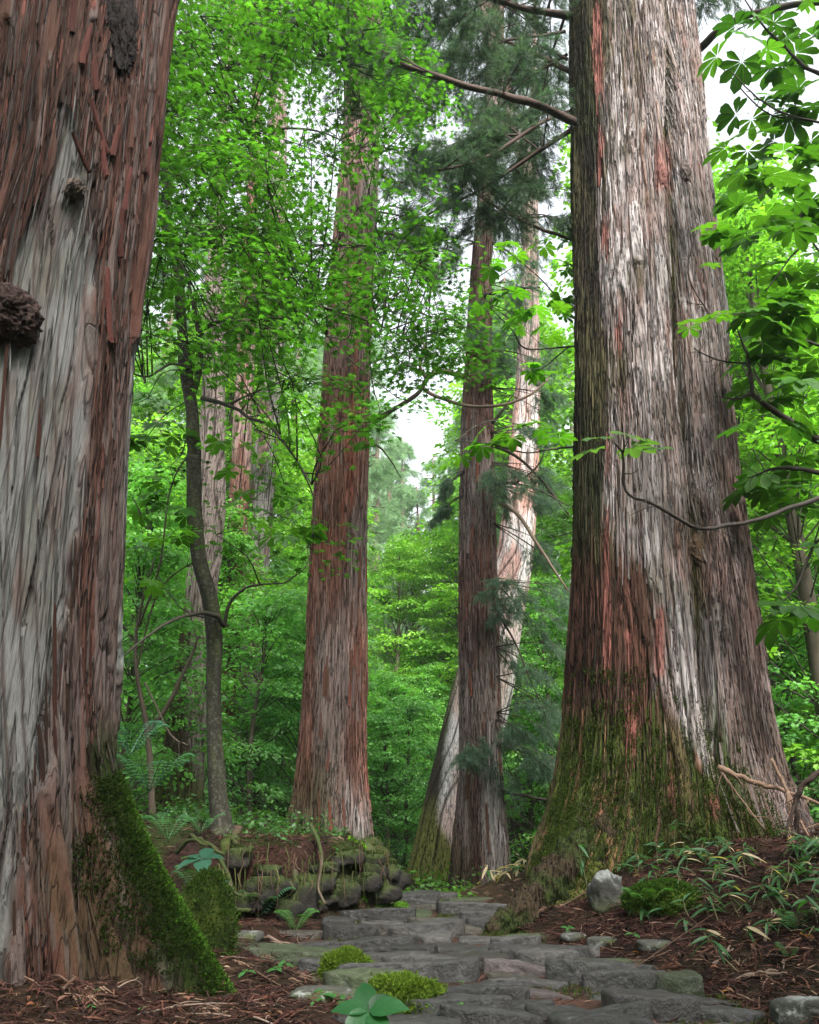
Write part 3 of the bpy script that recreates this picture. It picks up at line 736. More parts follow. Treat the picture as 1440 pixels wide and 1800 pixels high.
# ---- conifer foliage: drooping boughs carrying sprays of needles
def tuft(n=15, seed=0, w=.028):
    r = np.random.default_rng(seed); v, f = [], []
    for i in range(n):
        t = i / n; base = np.array([0, t * .55, 0]); a = r.uniform(0, 2 * np.pi); sp = r.uniform(.25, .75)
        d = unit(np.array([math.cos(a) * sp, 1, math.sin(a) * sp - .12])); L = r.uniform(.45, .75) * (1 - .3 * t)
        s = unit(np.cross(d, r.normal(size=3))) * w * .6
        k = len(v); v += [base + d * L * .1 - s, base + d * L * .1 + s, base + d * L + np.array([0, .03, -.07])]; f.append([k, k + 1, k + 2])
    return np.array(v), np.array(f)
TUFTS = [tuft(15, i) for i in range(3)]
def needle_bough(wood, leaf, pts, r, n_sub=26, sub=.55, size=.2, ca=(.035, .075, .042), cb=(.07, .12, .06), start=.25, droop=.5, rad=.03, k_t=9):
    p = sweep(wood, pts, np.linspace(rad, rad * .15, len(pts)), 5, len(pts) * 3, (.06, .045, .036), .3, int(r.integers(99)))
    n = len(p); t = r.uniform(start, 1, n_sub) ** .8
    ix = np.clip((t * (n - 1)).astype(int), 0, n - 2); S = p[ix]; D = unit(p[ix + 1] - p[ix])
    side = unit(np.cross(D, [0, 0, 1.])) * r.choice([-1, 1], n_sub)[:, None]
    dirs = unit(D * r.uniform(.3, 1, (n_sub, 1)) + side * r.uniform(.3, 1.1, (n_sub, 1)) + np.array([0, 0, 1]) * r.uniform(-.7, .1, (n_sub, 1)))
    Ls = sub * r.uniform(.5, 1.1, n_sub) * (1.15 - .5 * t)
    for s, d, L in zip(S[::3], dirs[::3], Ls[::3]): sweep(wood, [s, s + d * L * .5 + [0, 0, -.04 * L], s + d * L + [0, 0, -droop * .5 * L]], [.006, .004, .0015], 3, 3, (.06, .05, .035), cap=False)
    u = np.tile(np.linspace(.15, 1, k_t), n_sub); i = np.repeat(np.arange(n_sub), k_t)
    pos = S[i] + dirs[i] * (Ls[i] * u)[:, None] + np.array([0, 0, -1]) * (droop * .5 * Ls[i] * u ** 2)[:, None] + r.normal(0, .03, (len(i), 3)) * sub
    fw = unit(dirs[i] + .55 * r.normal(size=(len(i), 3)) + np.array([0, 0, -.35]))
    R = frames(r.normal(size=(len(i), 3)), fw); R = np.stack([R[..., 0], fw, np.cross(R[..., 0], fw)], -1) * (size * r.uniform(.7, 1.25, len(i)))[:, None, None]
    col = greens(len(i), r, ca, cb, .7, 1.3)
    w = r.integers(0, 3, len(i))
    for k in range(3):
        q = w == k; leaf.scatter(*TUFTS[k], R[q], pos[q], col[q])

def px_path(pts): return [P(*q) for q in pts]

# dark limbs and needle boughs of the right giant, over the path
rc_w, rc_l = MB(), MB(); r = np.random.default_rng(31)
limbs = [
    [(1010, 215, 7.4), (940, 182, 7.0), (870, 165, 6.8), (760, 132, 6.6), (640, 86, 6.4), (540, 22, 6.3), (470, -40, 6.3)],
    [(1010, 195, 7.8), (955, 212, 7.6), (900, 250, 7.4), (840, 283, 7.3), (770, 300, 7.2)],
    [(1010, 225, 7.8), (950, 262, 7.9), (860, 325, 8.0), (750, 378, 8.2)],
    [(1010, 30, 7.6), (900, 10, 7.3), (800, -30, 7.2), (700, -80, 7)],
    [(1010, 130, 8.2), (930, 90, 8.4), (860, 60, 8.6), (770, 20, 8.8)],
    [(1005, 420, 7.9), (950, 402, 8.0), (880, 368, 8.3), (820, 330, 8.6)],
]
for k, q in enumerate(limbs):
    mb = MB(); rr = [.05, .03, .034, .05, .035, .022][k]
    sweep(mb, px_path(q), np.linspace(rr, .012, len(q)), 8, len(q) * 5, (.055, .035, .028), .35, k)
    mb.build('limb', M['wood'], right_cedar, smooth=True)
    for j in range(12 if k in (0, 3) else 9):
        p0 = px_path(q); t = r.uniform(.3, 1); s = smooth_path(np.array(p0), 30)[int(t * 29)]
        d = unit(np.array([r.normal(0, 1), r.normal(0, .8), r.uniform(-.3, .6)])); L = r.uniform(.5, 1.2)
        needle_bough(rc_w, rc_l, [s, s + d * L * .5, s + d * L + [0, 0, -.15 * L]], r, 20, .32, .15, rad=.012, start=.1, k_t=8)
rng_b = np.random.default_rng(37)
for k in range(30):      # the canopy above, dense and dark
    px, py, Y = rng_b.uniform(640, 1010), rng_b.uniform(-260, 300), rng_b.uniform(7.5, 11.5)
    if py > 100 and rng_b.random() < .35: continue
    e = P(px, py, Y); s = np.array([2.0, 7.8, e[2] + rng_b.uniform(-.3, .9)])
    m = (s + e) / 2 + [0, 0, .25]
    dd = e + unit(e - s) * .7
    needle_bough(rc_w, rc_l, [s, m, e, dd + [0, 0, .1]], rng_b, 52, .6, .2, rad=.022, start=.42, k_t=8)
for k in range(5):
    e = P(rng_b.uniform(1250, 1420), rng_b.uniform(-120, 20), rng_b.uniform(8, 10)); s = np.array([2.7, 7.7, e[2] - .4])
    needle_bough(rc_w, rc_l, [s, (s + e) / 2, e], rng_b, 40, .5, .18, rad=.03, start=.3)
rc_w.build('twigs', M['wood'], right_cedar, kind='stuff')
rc_l.build('crown', M['needle'], right_cedar, kind='stuff')
mb = MB(); sweep(mb, px_path([(1225, 90, 7.3), (1262, 55, 7.0), (1300, 32, 6.8), (1370, 12, 6.5), (1460, 2, 6.2)]), [.05, .04, .037, .034, .03], 8, 24, (.035, .028, .024), .3, 4)
mb.build('limb', M['wood'], right_cedar, smooth=True)

# boughs of the slender cedar: dense tufts hanging beside and in front of its trunk
w2, l2 = MB(), MB(); r = np.random.default_rng(41)
hang = [(905, 830, 12.3, 70), (880, 860, 12.2, 60), (945, 780, 12.5, 60), (960, 880, 12.7, 60), (905, 1040, 12.2, 80), (930, 1090, 12.4, 90), (980, 1060, 12.8, 90), (870, 1060, 12.0, 50),
        (900, 1300, 12.0, 50), (850, 1320, 12.0, 45), (940, 1290, 12.4, 90), (985, 1230, 12.8, 90), (960, 1180, 13, 80), (925, 1350, 12.6, 70), (985, 1350, 13.2, 70), (890, 620, 12.4, 60), (945, 560, 12.8, 80), (880, 500, 12.4, 80),
        (960, 650, 13, 80), (985, 720, 13, 60), (940, 460, 13, 80), (800, 430, 12.5, 70), (900, 410, 13, 80), (965, 960, 13, 60), (985, 860, 13.2, 50), (790, 330, 12.6, 80), (850, 250, 12.8, 80), (930, 330, 13, 80), (780, 860, 12.8, 30), (785, 910, 13, 30), (760, 480, 12.6, 50), (845, 560, 12.2, 60), (830, 395, 12, 60), (880, 330, 12.2, 80), (960, 140, 13, 80), (880, 120, 13, 80), (800, 200, 13, 80)]
for px, py, Y, s_ in hang:
    e = P(px, py, Y); s0 = TM2.pos(np.array(.9 if px > 850 else -.9), np.array(max(e[2] + .35, .5)))
    for j in range(4):
        o = np.array([r.normal(0, .16), r.normal(0, .25), r.normal(0, .14)]) * s_ / 45
        needle_bough(w2, l2, [s0, (s0 + e + o) / 2 + [0, 0, .05], e + o], r, 11, .42 * s_ / 60, .15, (.08, .14, .10), (.13, .21, .13), rad=.012, start=.6, k_t=8)
crook = [[(845, 655, 12.6), (810, 660, 12.3), (780, 652, 12.2), (752, 665, 12.2), (746, 685, 12.2), (790, 704, 12.2), (830, 714, 12.3), (880, 712, 12.2), (930, 695, 12.2), (965, 665, 12.3)],
         [(750, 668, 12.2), (738, 640, 12.1), (745, 600, 12.0), (720, 560, 12)], [(760, 655, 12.2), (775, 625, 12.2), (765, 600, 12.2)],
         [(865, 745, 12.7), (885, 720, 12.6), (905, 690, 12.6)], [(870, 880, 12.6), (910, 905, 12.3), (950, 965, 12), (1000, 1040, 11.6)], [(868, 850, 12.7), (905, 850, 12.6), (950, 862, 12.5), (1000, 890, 12.4)],
         [(860, 780, 12.8), (905, 800, 12.7), (950, 842, 12.6), (1000, 905, 12.5)], [(905, 850, 12.6), (935, 830, 12.6), (955, 800, 12.6), (960, 760, 12.6)], [(880, 1085, 12.6), (905, 1130, 12.4), (935, 1200, 12.3), (960, 1260, 12.3)],
         [(850, 520, 12.8), (900, 508, 12.6), (950, 505, 12.4)], [(880, 1390, 12.8), (930, 1400, 12.6), (1000, 1412, 12.4)]]
for k, q in enumerate(crook):
    mb = MB(); rr = [.05, .035, .03, .03, .04, .03, .035, .02, .018, .04, .03][k]
    sweep(mb, px_path(q), np.linspace(rr, rr * .35, len(q)), 7, len(q) * 4, ((.15, .11, .08) if k in (0, 1, 4) else (.05, .038, .03)), .35, k)
    mb.build('limb', M['wood'], mid2, smooth=True)
w2.build('twigs', M['wood'], mid2, kind='stuff'); l2.build('crown', M['needle'], mid2, kind='stuff')

# a few short snags and boughs on the middle cedar
w3, l3 = MB(), MB(); r = np.random.default_rng(43)
for q, rr in (([(655, 742, 10.3), (690, 720, 10.1), (735, 690, 10.0), (752, 650, 10), (748, 590, 10.0)], .04), ([(660, 262, 10.3), (655, 235, 10.1), (640, 212, 10)], .03), ([(660, 405, 10.3), (700, 415, 10.2), (740, 430, 10.2)], .03),
              ([(655, 775, 10.4), (680, 800, 10.4), (705, 840, 10.5)], .016), ([(648, 520, 10.4), (700, 530, 10.4), (760, 560, 10.6)], .03), ([(660, 300, 10.4), (700, 322, 10.8), (740, 300, 11.2)], .03)):
    mb = MB(); sweep(mb, px_path(q), np.linspace(rr, rr * .4, len(q)), 7, len(q) * 4, (.06, .045, .035), .3, 5); mb.build('limb', M['wood'], mid_cedar, smooth=True)
for k in range(46):
    px, py, Y = r.uniform(560, 790), r.uniform(-150, 470), r.uniform(10, 13)
    if px < 680 and py > 150: continue
    e = P(px, py, Y); s0 = TM.pos(np.array(1.2 if px > 640 else -1.2), np.array(e[2] + .2))
    needle_bough(w3, l3, [s0, (s0 + e) / 2 + [0, 0, .15], e], r, 34, .55, .2, (.05, .10, .06), (.09, .15, .08), rad=.02, start=.5, k_t=8)
w3.build('twigs', M['wood'], mid_cedar, kind='stuff'); l3.build('crown', M['needle'], mid_cedar, kind='stuff')

# ---- the slim mottled maple
maple = thing('maple_tree', 'slim maple with mottled curving trunk and a wide bright green crown left of the path', 'tree', (-1.66, 7.5, .6))
def sapling_trunk(parent, pts, rad, col=(.085, .075, .055), name='trunk', mat='mottled', sides=16, n=60, rough=.22, seed=2):
    mb = MB(); sweep(mb, px_path(pts), rad, sides, n, col, rough, seed)
    v = mb.v[0]; nn = fbm(v[:, 0] * 14, v[:, 1] * 14, v[:, 2] * 6, 60); mb.c[0] = mixc(L3(col)[None] * 1.1, L3((.05, .06, .02))[None], ss(.5, .65, nn) * .7)
    return mb.build(name, M[mat], parent, smooth=True)
sapling_trunk(maple, [(392, 1500, 7.4), (388, 1440, 7.5), (380, 1350, 7.5), (375, 1250, 7.5), (378, 1150, 7.5), (372, 1060, 7.4), (350, 985, 7.35), (342, 900, 7.3), (340, 800, 7.3), (338, 720, 7.3), (326, 640, 7.3), (318, 560, 7.3), (314, 480, 7.3), (300, 420, 7.3), (292, 300, 7.4), (288, 150, 7.6), (300, -60, 7.9)],
              np.array([.14, .092, .074, .066, .068, .072, .064, .066, .066, .06, .06, .053, .05, .045, .04, .034, .026]), (.022, .02, .014), seed=3, rough=.4)
mb_lim = [
    [(318, 455, 7.3), (345, 430, 7.2), (400, 440, 7.0), (440, 475, 6.9), (490, 510, 6.8), (540, 555, 6.8), (575, 590, 6.7)],
    [(338, 700, 7.3), (352, 640, 7.2), (352, 590, 7.1), (385, 565, 7.0), (440, 555, 6.9), (500, 560, 6.8), (550, 538, 6.7)],
    [(350, 595, 7.1), (340, 540, 7.1), (330, 490, 7.2), (318, 460, 7.3)], [(355, 700, 7.2), (400, 712, 7.0), (440, 735, 6.8), (480, 755, 6.6), (515, 800, 6.5), (548, 852, 6.4)],
    [(335, 650, 7.3), (300, 640, 7.0), (262, 662, 6.8), (228, 655, 6.7)], [(395, 1100, 7.4), (375, 1080, 7.2), (345, 1078, 7.0), (310, 1088, 6.8), (270, 1110, 6.6), (215, 1155, 6.4)],
    [(315, 440, 7.3), (335, 390, 7.2), (370, 330, 7.0), (400, 290, 6.8), (440, 230, 6.6)], [(296, 430, 7.3), (282, 380, 7.2), (262, 330, 7.1)], [(305, 200, 7.5), (360, 150, 7.2), (430, 110, 6.9), (520, 100, 6.6), (600, 110, 6.4)],
    [(290, 300, 7.4), (350, 260, 7.6), (450, 230, 7.8), (560, 230, 8), (660, 280, 8.2)], [(395, 1100, 7.4), (405, 1060, 7.3), (440, 1030, 7.2), (500, 1025, 7.0)], [(440, 475, 6.9), (500, 450, 7.2), (580, 430, 7.6), (680, 440, 8.0), (760, 480, 8.3)],
    [(400, 712, 7.0), (450, 690, 7.3), (520, 660, 7.6)], [(300, 100, 7.7), (380, 40, 7.4), (480, 0, 7), (600, -20, 6.8)], [(550, 538, 6.7), (640, 560, 7), (720, 600, 7.4)]]
for k, q in enumerate(mb_lim):
    mb = MB(); sweep(mb, px_path(q), np.linspace([.035, .034, .03, .024, .018, .026, .024, .02, .03, .03, .02, .02, .016, .028, .016][k], .006, len(q)), 6, len(q) * 4, (.045, .04, .03), .25, k)
    mb.build('limb', M['wood'], maple, smooth=True)

def spray_leaves(C, rad, n_per, r, size, ca, cb, flat=.12, tilt=.35, sag=.25):
    """flat sprays of leaves; returns positions, frames, scales, colours"""
    n = len(C) * n_per; i = np.repeat(np.arange(len(C)), n_per)
    a = r.uniform(0, 2 * np.pi, n); q = np.sqrt(r.random(n)); R_ = np.broadcast_to(rad, (len(C),))[i] * q
    tl = r.normal(0, .18, (len(C), 2))[i]
    x, y = np.cos(a) * R_, np.sin(a) * R_
    pos = C[i] + np.stack([x, y, tl[:, 0] * x + tl[:, 1] * y - sag * R_ * q + r.normal(0, flat, n) * .5], -1)
    nr = unit(np.stack([-tl[:, 0] + .3 * np.cos(a), -tl[:, 1] + .3 * np.sin(a), 1 + 0 * a], -1) + tilt * r.normal(size=(n, 3)))
    fw = np.stack([np.cos(a) + r.normal(0, .6, n), np.sin(a) + r.normal(0, .6, n), -.3 + 0 * a], -1)
    base = greens(len(C), r, ca, cb, .6, 1.3)[i]
    return pos, frames(nr, fw), size * r.uniform(.65, 1.25, n), base * r.uniform(.75, 1.25, n)[:, None]
def in_poly(x, y, poly):
    c = np.zeros(len(x), bool); j = len(poly) - 1
    for i in range(len(poly)):
        xi, yi = poly[i]; xj, yj = poly[j]
        c ^= ((yi > y) != (yj > y)) & (x < (xj - xi) * (y - yi) / (yj - yi + 1e-9) + xi); j = i
    return c
r = np.random.default_rng(51)
crown_px = [(230, -60), (560, -60), (690, 40), (770, 140), (760, 260), (700, 330), (760, 400), (830, 470), (850, 560), (820, 640), (720, 690), (660, 740), (600, 790), (500, 700), (420, 640), (300, 640), (225, 620), (230, 200)]
pxs, pys = r.uniform(200, 860, 1900), r.uniform(-80, 800, 1900)
ok = in_poly(pxs, pys, crown_px) & (r.random(1900) < np.where(pys < 420, .9, .7) * np.where((pxs > 550) & (pxs < 690) & (pys > 215) & (pys < 430), .1, 1) * np.where((pxs > 560) & (pxs < 655) & (pys > 540), .3, 1) * np.where((pxs > 270) & (pxs < 350) & (pys > 380), .3, 1))
Cs = np.array([P(a, b, r.uniform(5.2, 9.6) if a < 640 else r.uniform(6.5, 9.5)) for a, b in zip(pxs[ok], pys[ok])])[:470]
low = np.array([P(a, b, r.uniform(6.2, 9)) for a, b in ((470, 900), (540, 960), (300, 820), (420, 870), (250, 780), (500, 850), (380, 940), (250, 960), (550, 940), (470, 770), (260, 700), (420, 640), (380, 700))])
Cs = np.vstack([Cs, low])
pos, R, S, C = spray_leaves(Cs, r.uniform(.28, .62, len(Cs)), 60, r, .088, (.032, .11, .016), (.062, .185, .024), flat=.045, tilt=.22)
px_, py_, d_ = proj(pos); order = np.argsort(-S / d_); vis = (px_ > 0) & (px_ < 1440) & (py_ > 0) & (py_ < 1800)
near = order[vis[order]][:290]; rest = np.ones(len(pos), bool); rest[near] = False
mlm = shape_mesh('maple_leaf', maple_leaf(), M['leaf_piece'])
for k in near: piece('leaf', mlm, maple, m4(R[k], pos[k], S[k] * 1.1), C[k])
mb = MB(); mb.scatter(*maple5(), R[rest] * S[rest, None, None], pos[rest], C[rest]); mb.build('crown', M['leaf'], maple, kind='stuff')
mb = MB()                                    # thin twigs that carry the sprays
limb_pts = np.vstack([smooth_path(np.array(px_path(q)), 14) for q in mb_lim])
for c in Cs:
    a = limb_pts[np.argmin(np.linalg.norm(limb_pts - c, axis=1) + .3 * r.random(len(limb_pts)))]
    m = (a + c) / 2 + r.normal(0, .08, 3); sweep(mb, [a, m, c], [.008, .006, .004], 4, 7, (.04, .034, .026), cap=False)
    for j in range(4):
        b = r.uniform(0, 2 * np.pi); e = c + np.array([math.cos(b) * .4, math.sin(b) * .4, -.05]); sweep(mb, [c, (c + e) / 2 + r.normal(0, .03, 3), e], [.004, .003, .0015], 3, 4, (.04, .034, .026), cap=False)
mb.build('twigs', M['wood'], maple, kind='stuff')

# ---- palmate leaves, each a piece of its own
def palmate(seed, n=7, droop=.18):
    r = np.random.default_rng(seed); mb = MB(); n = int(r.integers(5, 8))
    for i in range(n):
        a = math.radians(-112 + 224 * i / (n - 1)) + r.normal(0, .06); L = (1 - .42 * abs(a) / 2) * r.uniform(.9, 1.05)
        k = 5; ys = np.array([0, .3, .6, .82, 1.]); ws = np.array([.015, .12, .215, .2, .015]); v = []
        for y, w in zip(ys, ws):
            y2 = .06 + y * L; zz = -droop * y2 * y2 + r.normal(0, .008); v += [(-w * L, y2, zz + w * .25), (0, y2 + (.02 if y == 1 else 0), zz), (w * L, y2, zz + w * .25)]
        v = np.array(v); ca, sa = math.cos(a), math.sin(a); v = np.stack([v[:, 0] * ca + v[:, 1] * sa, -v[:, 0] * sa + v[:, 1] * ca, v[:, 2]], -1)
        mb.add(v, grid_faces(k, 3))
    mb.add([(-.008, -.5, -.1), (.008, -.5, -.1), (.008, .06, 0), (-.008, .06, 0)], np.array([[0, 1, 2, 3]]))
    me = mb.mesh('palmate_leaf', True); me.materials.append(M['leaf_piece']); return me
PALM = [palmate(i) for i in range(6)]
def palm_cluster(tree, c, r, n, size, ca, cb, spread=.16):
    for i in range(n):
        a = r.uniform(0, 2 * np.pi); o = np.array([math.cos(a) * spread, math.sin(a) * spread, r.normal(0, .05)]) * r.uniform(.4, 1)
        nr = unit(np.array([math.cos(a) * .35, math.sin(a) * .35 - .15, 1]) + .22 * r.normal(size=3))
        Rm = frames(nr[None], np.array([[math.cos(a), math.sin(a), -.1]]))[0]
        piece('leaf', PALM[r.integers(6)], tree, m4(Rm, c + o, size * r.uniform(.8, 1.15)), greens(1, r, ca, cb)[0])
def stem_to(tree, pts, r0, r1=.003, col=(.06, .045, .035), name='branch', sides=7, rough=.2):
    mb = MB(); pp = sweep(mb, px_path(pts), np.linspace(r0, r1, len(pts)), sides, len(pts) * 7, col, rough + .15, int(abs(pts[0][0])))
    rs = np.random.default_rng(int(abs(pts[-1][0] * 7 + pts[-1][1])))
    for j in range(int(4 + len(pts) * 1.5)):
        k = int(rs.integers(2, len(pp) - 2)); s = pp[k]; d = unit(rs.normal(size=3) + 1.2 * unit(pp[k + 1] - pp[k])); L = rs.uniform(.03, .2); rr = min(r0, .008) * .55
        sweep(mb, [s, s + d * L * .5 + rs.normal(0, .012, 3), s + d * L + rs.normal(0, .02, 3)], [rr, rr * .7, rr * .35], 4, 5, col, cap=False)
    return mb.build(name, M['wood'], tree, smooth=True)
chest = thing('chestnut_tree', 'dark-limbed tree at the right edge with large palmate leaves reaching over the cedar', 'tree', (3.9, 6.2, .4))
r = np.random.default_rng(61)
sapling_trunk(chest, [(1560, 1500, 5.9), (1545, 1300, 6.0), (1540, 1000, 6.1), (1530, 800, 6.2), (1520, 600, 6.3), (1530, 300, 6.5), (1550, -40, 6.8)], np.array([.13, .11, .1, .09, .085, .07, .05]), (.05, .045, .035))
cb_ = [([(1530, 800, 6.2), (1440, 772, 6.2), (1380, 735, 6.1), (1325, 690, 6.0), (1315, 630, 6.0), (1290, 560, 5.9)], .045), ([(1325, 690, 6.0), (1300, 700, 6.0), (1272, 700, 6)], .015), ([(1535, 860, 6.1), (1440, 832, 6.0), (1370, 822, 5.9), (1315, 840, 5.9)], .03),
       ([(1530, 840, 5.8), (1430, 880, 5.4), (1330, 912, 5.1), (1234, 927, 4.9), (1150, 888, 4.8), (1100, 862, 4.75), (1095, 800, 4.7), (1080, 778, 4.7)], .018), ([(1560, 160, 6.2), (1440, 130, 6.0), (1380, 85, 5.9), (1330, 30, 5.8), (1290, -30, 5.8)], .022),
       ([(1440, 215, 6.0), (1380, 200, 5.9), (1330, 170, 5.8), (1285, 125, 5.8)], .012), ([(1540, 640, 6.2), (1400, 590, 6.0), (1380, 560, 5.9), (1330, 548, 5.8), (1250, 560, 5.6)], .014), ([(1530, 420, 6.3), (1440, 400, 6), (1400, 440, 6.0), (1340, 520, 5.9)], .012),
       ([(1540, 300, 6.4), (1440, 215, 6.3), (1350, 200, 6.2), (1270, 120, 6.1)], .012), ([(1535, 900, 6.3), (1440, 950, 6.4), (1400, 1030, 6.4), (1345, 1088, 6.4)], .014), ([(1530, 500, 6.3), (1440, 440, 6.2), (1380, 330, 6.1), (1330, 350, 6.0)], .012),
       ([(1320, 640, 5.9), (1260, 632, 5.8), (1220, 612, 5.7)], .008), ([(1250, 560, 5.6), (1210, 480, 5.5), (1225, 405, 5.4)], .006)]
for q, rr in cb_: stem_to(chest, q, rr, .005, (.035, .028, .024), 'limb')
right_cl = [(1300, 60), (1350, 100), (1400, 90), (1420, 160), (1340, 190), (1380, 230), (1300, 250), (1350, 290), (1420, 300), (1310, 320), (1280, 370), (1340, 400), (1400, 410), (1430, 470), (1290, 430), (1350, 470), (1310, 530), (1380, 540), (1430, 560), (1270, 590),
            (1330, 600), (1400, 620), (1300, 690), (1350, 640), (1390, 690), (1420, 740), (1330, 740), (1400, 800), (1350, 850), (1310, 850), (1410, 870), (1380, 900), (1330, 560), (1260, 290), (1270, 200), (1280, 90), (1390, 350), (1430, 230), (1380, 1080), (1420, 980), (1300, 650), (1440, 400), (1360, 30), (1420, 30)]
for a, b in right_cl: palm_cluster(chest, P(max(a, 1290 + .06 * b) + 14, b, r.uniform(5.4, 6.8)), r, 4, .235, (.02, .07, .010), (.05, .14, .014), .26)
for a, b, Y, n in ((1210, 560, 5.2, 2), (1260, 555, 5.4, 3), (1320, 548, 5.6, 3), (1380, 535, 5.8, 3), (1215, 405, 5.2, 1), (1245, 400, 5.3, 2), (1240, 468, 5.3, 1)): palm_cluster(chest, P(a, b, Y), r, n, .15, (.05, .15, .015), (.08, .2, .02), .1)
for a, b in ((1052, 785), (1165, 782), (1100, 775)): palm_cluster(chest, P(a, b, 4.7), r, 2 if a < 1160 else 1, .17, (.06, .13, .05), (.08, .17, .04), .06)
ch2 = thing('chestnut_tree', 'young palmate-leaved tree half hidden behind the big right cedar, its leaves before the slender cedar', 'tree', (2.3, 9.4, .4))
sapling_trunk(ch2, [(1110, 1480, 9.4), (1110, 1200, 9.4), (1105, 900, 9.4), (1100, 700, 9.3), (1095, 500, 9.2), (1090, 380, 9.1)], np.array([.07, .06, .055, .05, .04, .03]), (.06, .05, .04))
for q, rr in (([(1102, 760, 9.3), (1050, 788, 8.6), (1000, 785, 8.0), (930, 795, 7.4), (860, 780, 6.9), (800, 775, 6.6)], .016), ([(1095, 560, 9.2), (1020, 560, 8.8), (1000, 548, 8.4), (950, 490, 7.8), (890, 440, 7.2)], .016), ([(1095, 600, 9.2), (1000, 610, 8.4), (925, 612, 7.6), (900, 580, 7.3), (860, 540, 7.1)], .014), ([(1000, 610, 8.4), (950, 650, 8), (925, 660, 7.8)], .009), ([(1105, 900, 9.4), (1020, 930, 8.8), (975, 945, 8.4)], .01), ([(800, 775, 6.6), (860, 740, 6.7), (930, 750, 7.0)], .006)):
    stem_to(ch2, q, rr, .004, (.05, .045, .035), 'limb')
for a, b, Y, n in ((860, 462, 7.2, 2), (900, 440, 7.3, 3), (950, 430, 7.6, 3), (985, 470, 7.8, 3), (850, 520, 7.0, 2), (890, 520, 7.1, 3), (930, 540, 7.3, 3), (975, 540, 7.6, 3), (905, 570, 7.2, 2), (960, 580, 7.5, 2), (920, 640, 7.5, 2), (950, 655, 7.6, 2), (990, 520, 7.9, 2),
                   (810, 785, 6.6, 2), (850, 778, 6.7, 3), (900, 765, 6.9, 3), (940, 752, 7.1, 3), (975, 770, 7.4, 3), (960, 745, 7.4, 2), (985, 940, 8.2, 2), (965, 948, 8.2, 2), (1000, 430, 8.2, 2)):
    palm_cluster(ch2, P(a, b, Y), r, n, .17, (.05, .17, .012), (.085, .23, .02), .1)
# leafy shrub with large leaves beside the left giant
sh = thing('shrub', 'leggy shrub with large dark green leaves beside the left cedar trunk', 'shrub', (-2.35, 7.9, .6))
for q, rr in (([(268, 1440, 7.9), (262, 1300, 7.9), (240, 1180, 7.8), (245, 1080, 7.8), (272, 980, 7.8)], .035), ([(262, 1290, 7.9), (300, 1230, 7.8), (345, 1130, 7.7), (352, 1120, 7.7)], .028), ([(245, 1100, 7.8), (280, 1000, 7.6), (300, 860, 7.4), (330, 800, 7.3)], .012), ([(240, 1180, 7.8), (280, 1040, 7.6), (350, 980, 7.4)], .01), ([(255, 1200, 7.9), (300, 1290, 7.6), (330, 1310, 7.5)], .01)): stem_to(sh, q, rr, .006, (.07, .055, .04), 'stem')
r = np.random.default_rng(67)
for a, b, Y in ((240, 760, 7), (270, 770, 7.1), (300, 760, 7.2), (260, 850, 7), (300, 880, 7.2), (240, 900, 7), (320, 900, 7.2), (400, 780, 7.2), (420, 830, 7.2), (440, 870, 7.3), (250, 480, 7), (270, 500, 7), (430, 900, 7), (500, 940, 6.8), (545, 930, 6.8), (260, 1020, 7), (500, 880, 7), (300, 940, 7)): palm_cluster(sh, P(a, b, Y), r, 3, .17, (.03, .11, .012), (.07, .19, .02), .18)

# ------------------------------------------------------------------ background trees
bt = MB()
def bg_broad(seed, Ht=8.0, Rw=2.4, n_sp=120, per=110, size=.11, ca=(.09, .24, .05), cb=(.19, .42, .09), low=.06):
    r = np.random.default_rng(seed); wood, leaf = MB(), MB()
    lean = r.normal(0, .04, 2) * Ht
    tp = [(0, 0, -.4), (lean[0] * .3 + .1, lean[1] * .3, Ht * .35), (lean[0] * .7, lean[1] * .7, Ht * .65), (lean[0], lean[1], Ht * .97)]
    tr = sweep(wood, tp, np.array([.11, .085, .055, .015]) * Ht / 8, 8, 24, (.075, .06, .045), .2, seed)
    h = r.uniform(low, 1, n_sp) ** .9; a = r.uniform(0, 2 * np.pi, n_sp); ro = Rw * np.sqrt(r.random(n_sp)) * np.clip(1.25 - h, .25, 1) 
    C = np.stack([np.cos(a) * ro + lean[0] * h, np.sin(a) * ro + lean[1] * h, h * Ht], -1)
    for c in C[::2]:
        k = int(np.clip((c[2] / Ht - .12) * 23, 1, 22)); s = tr[k]; sweep(wood, [s, (s + c) / 2 + [0, 0, .1], c], [.018, .012, .004], 4, 6, (.06, .05, .04), cap=False)
    pos, R, S, col = spray_leaves(C, r.uniform(.35, .8, n_sp), per, r, size, ca, cb, flat=.07, tilt=.4)
    leaf.scatter(*DIAM, R * S[:, None, None], pos, col)
    a = wood.mesh('understory_trunk', True); a.materials.append(M['wood']); b = leaf.mesh('understory_crown'); b.materials.append(M['far_leaf'])
    return a, b
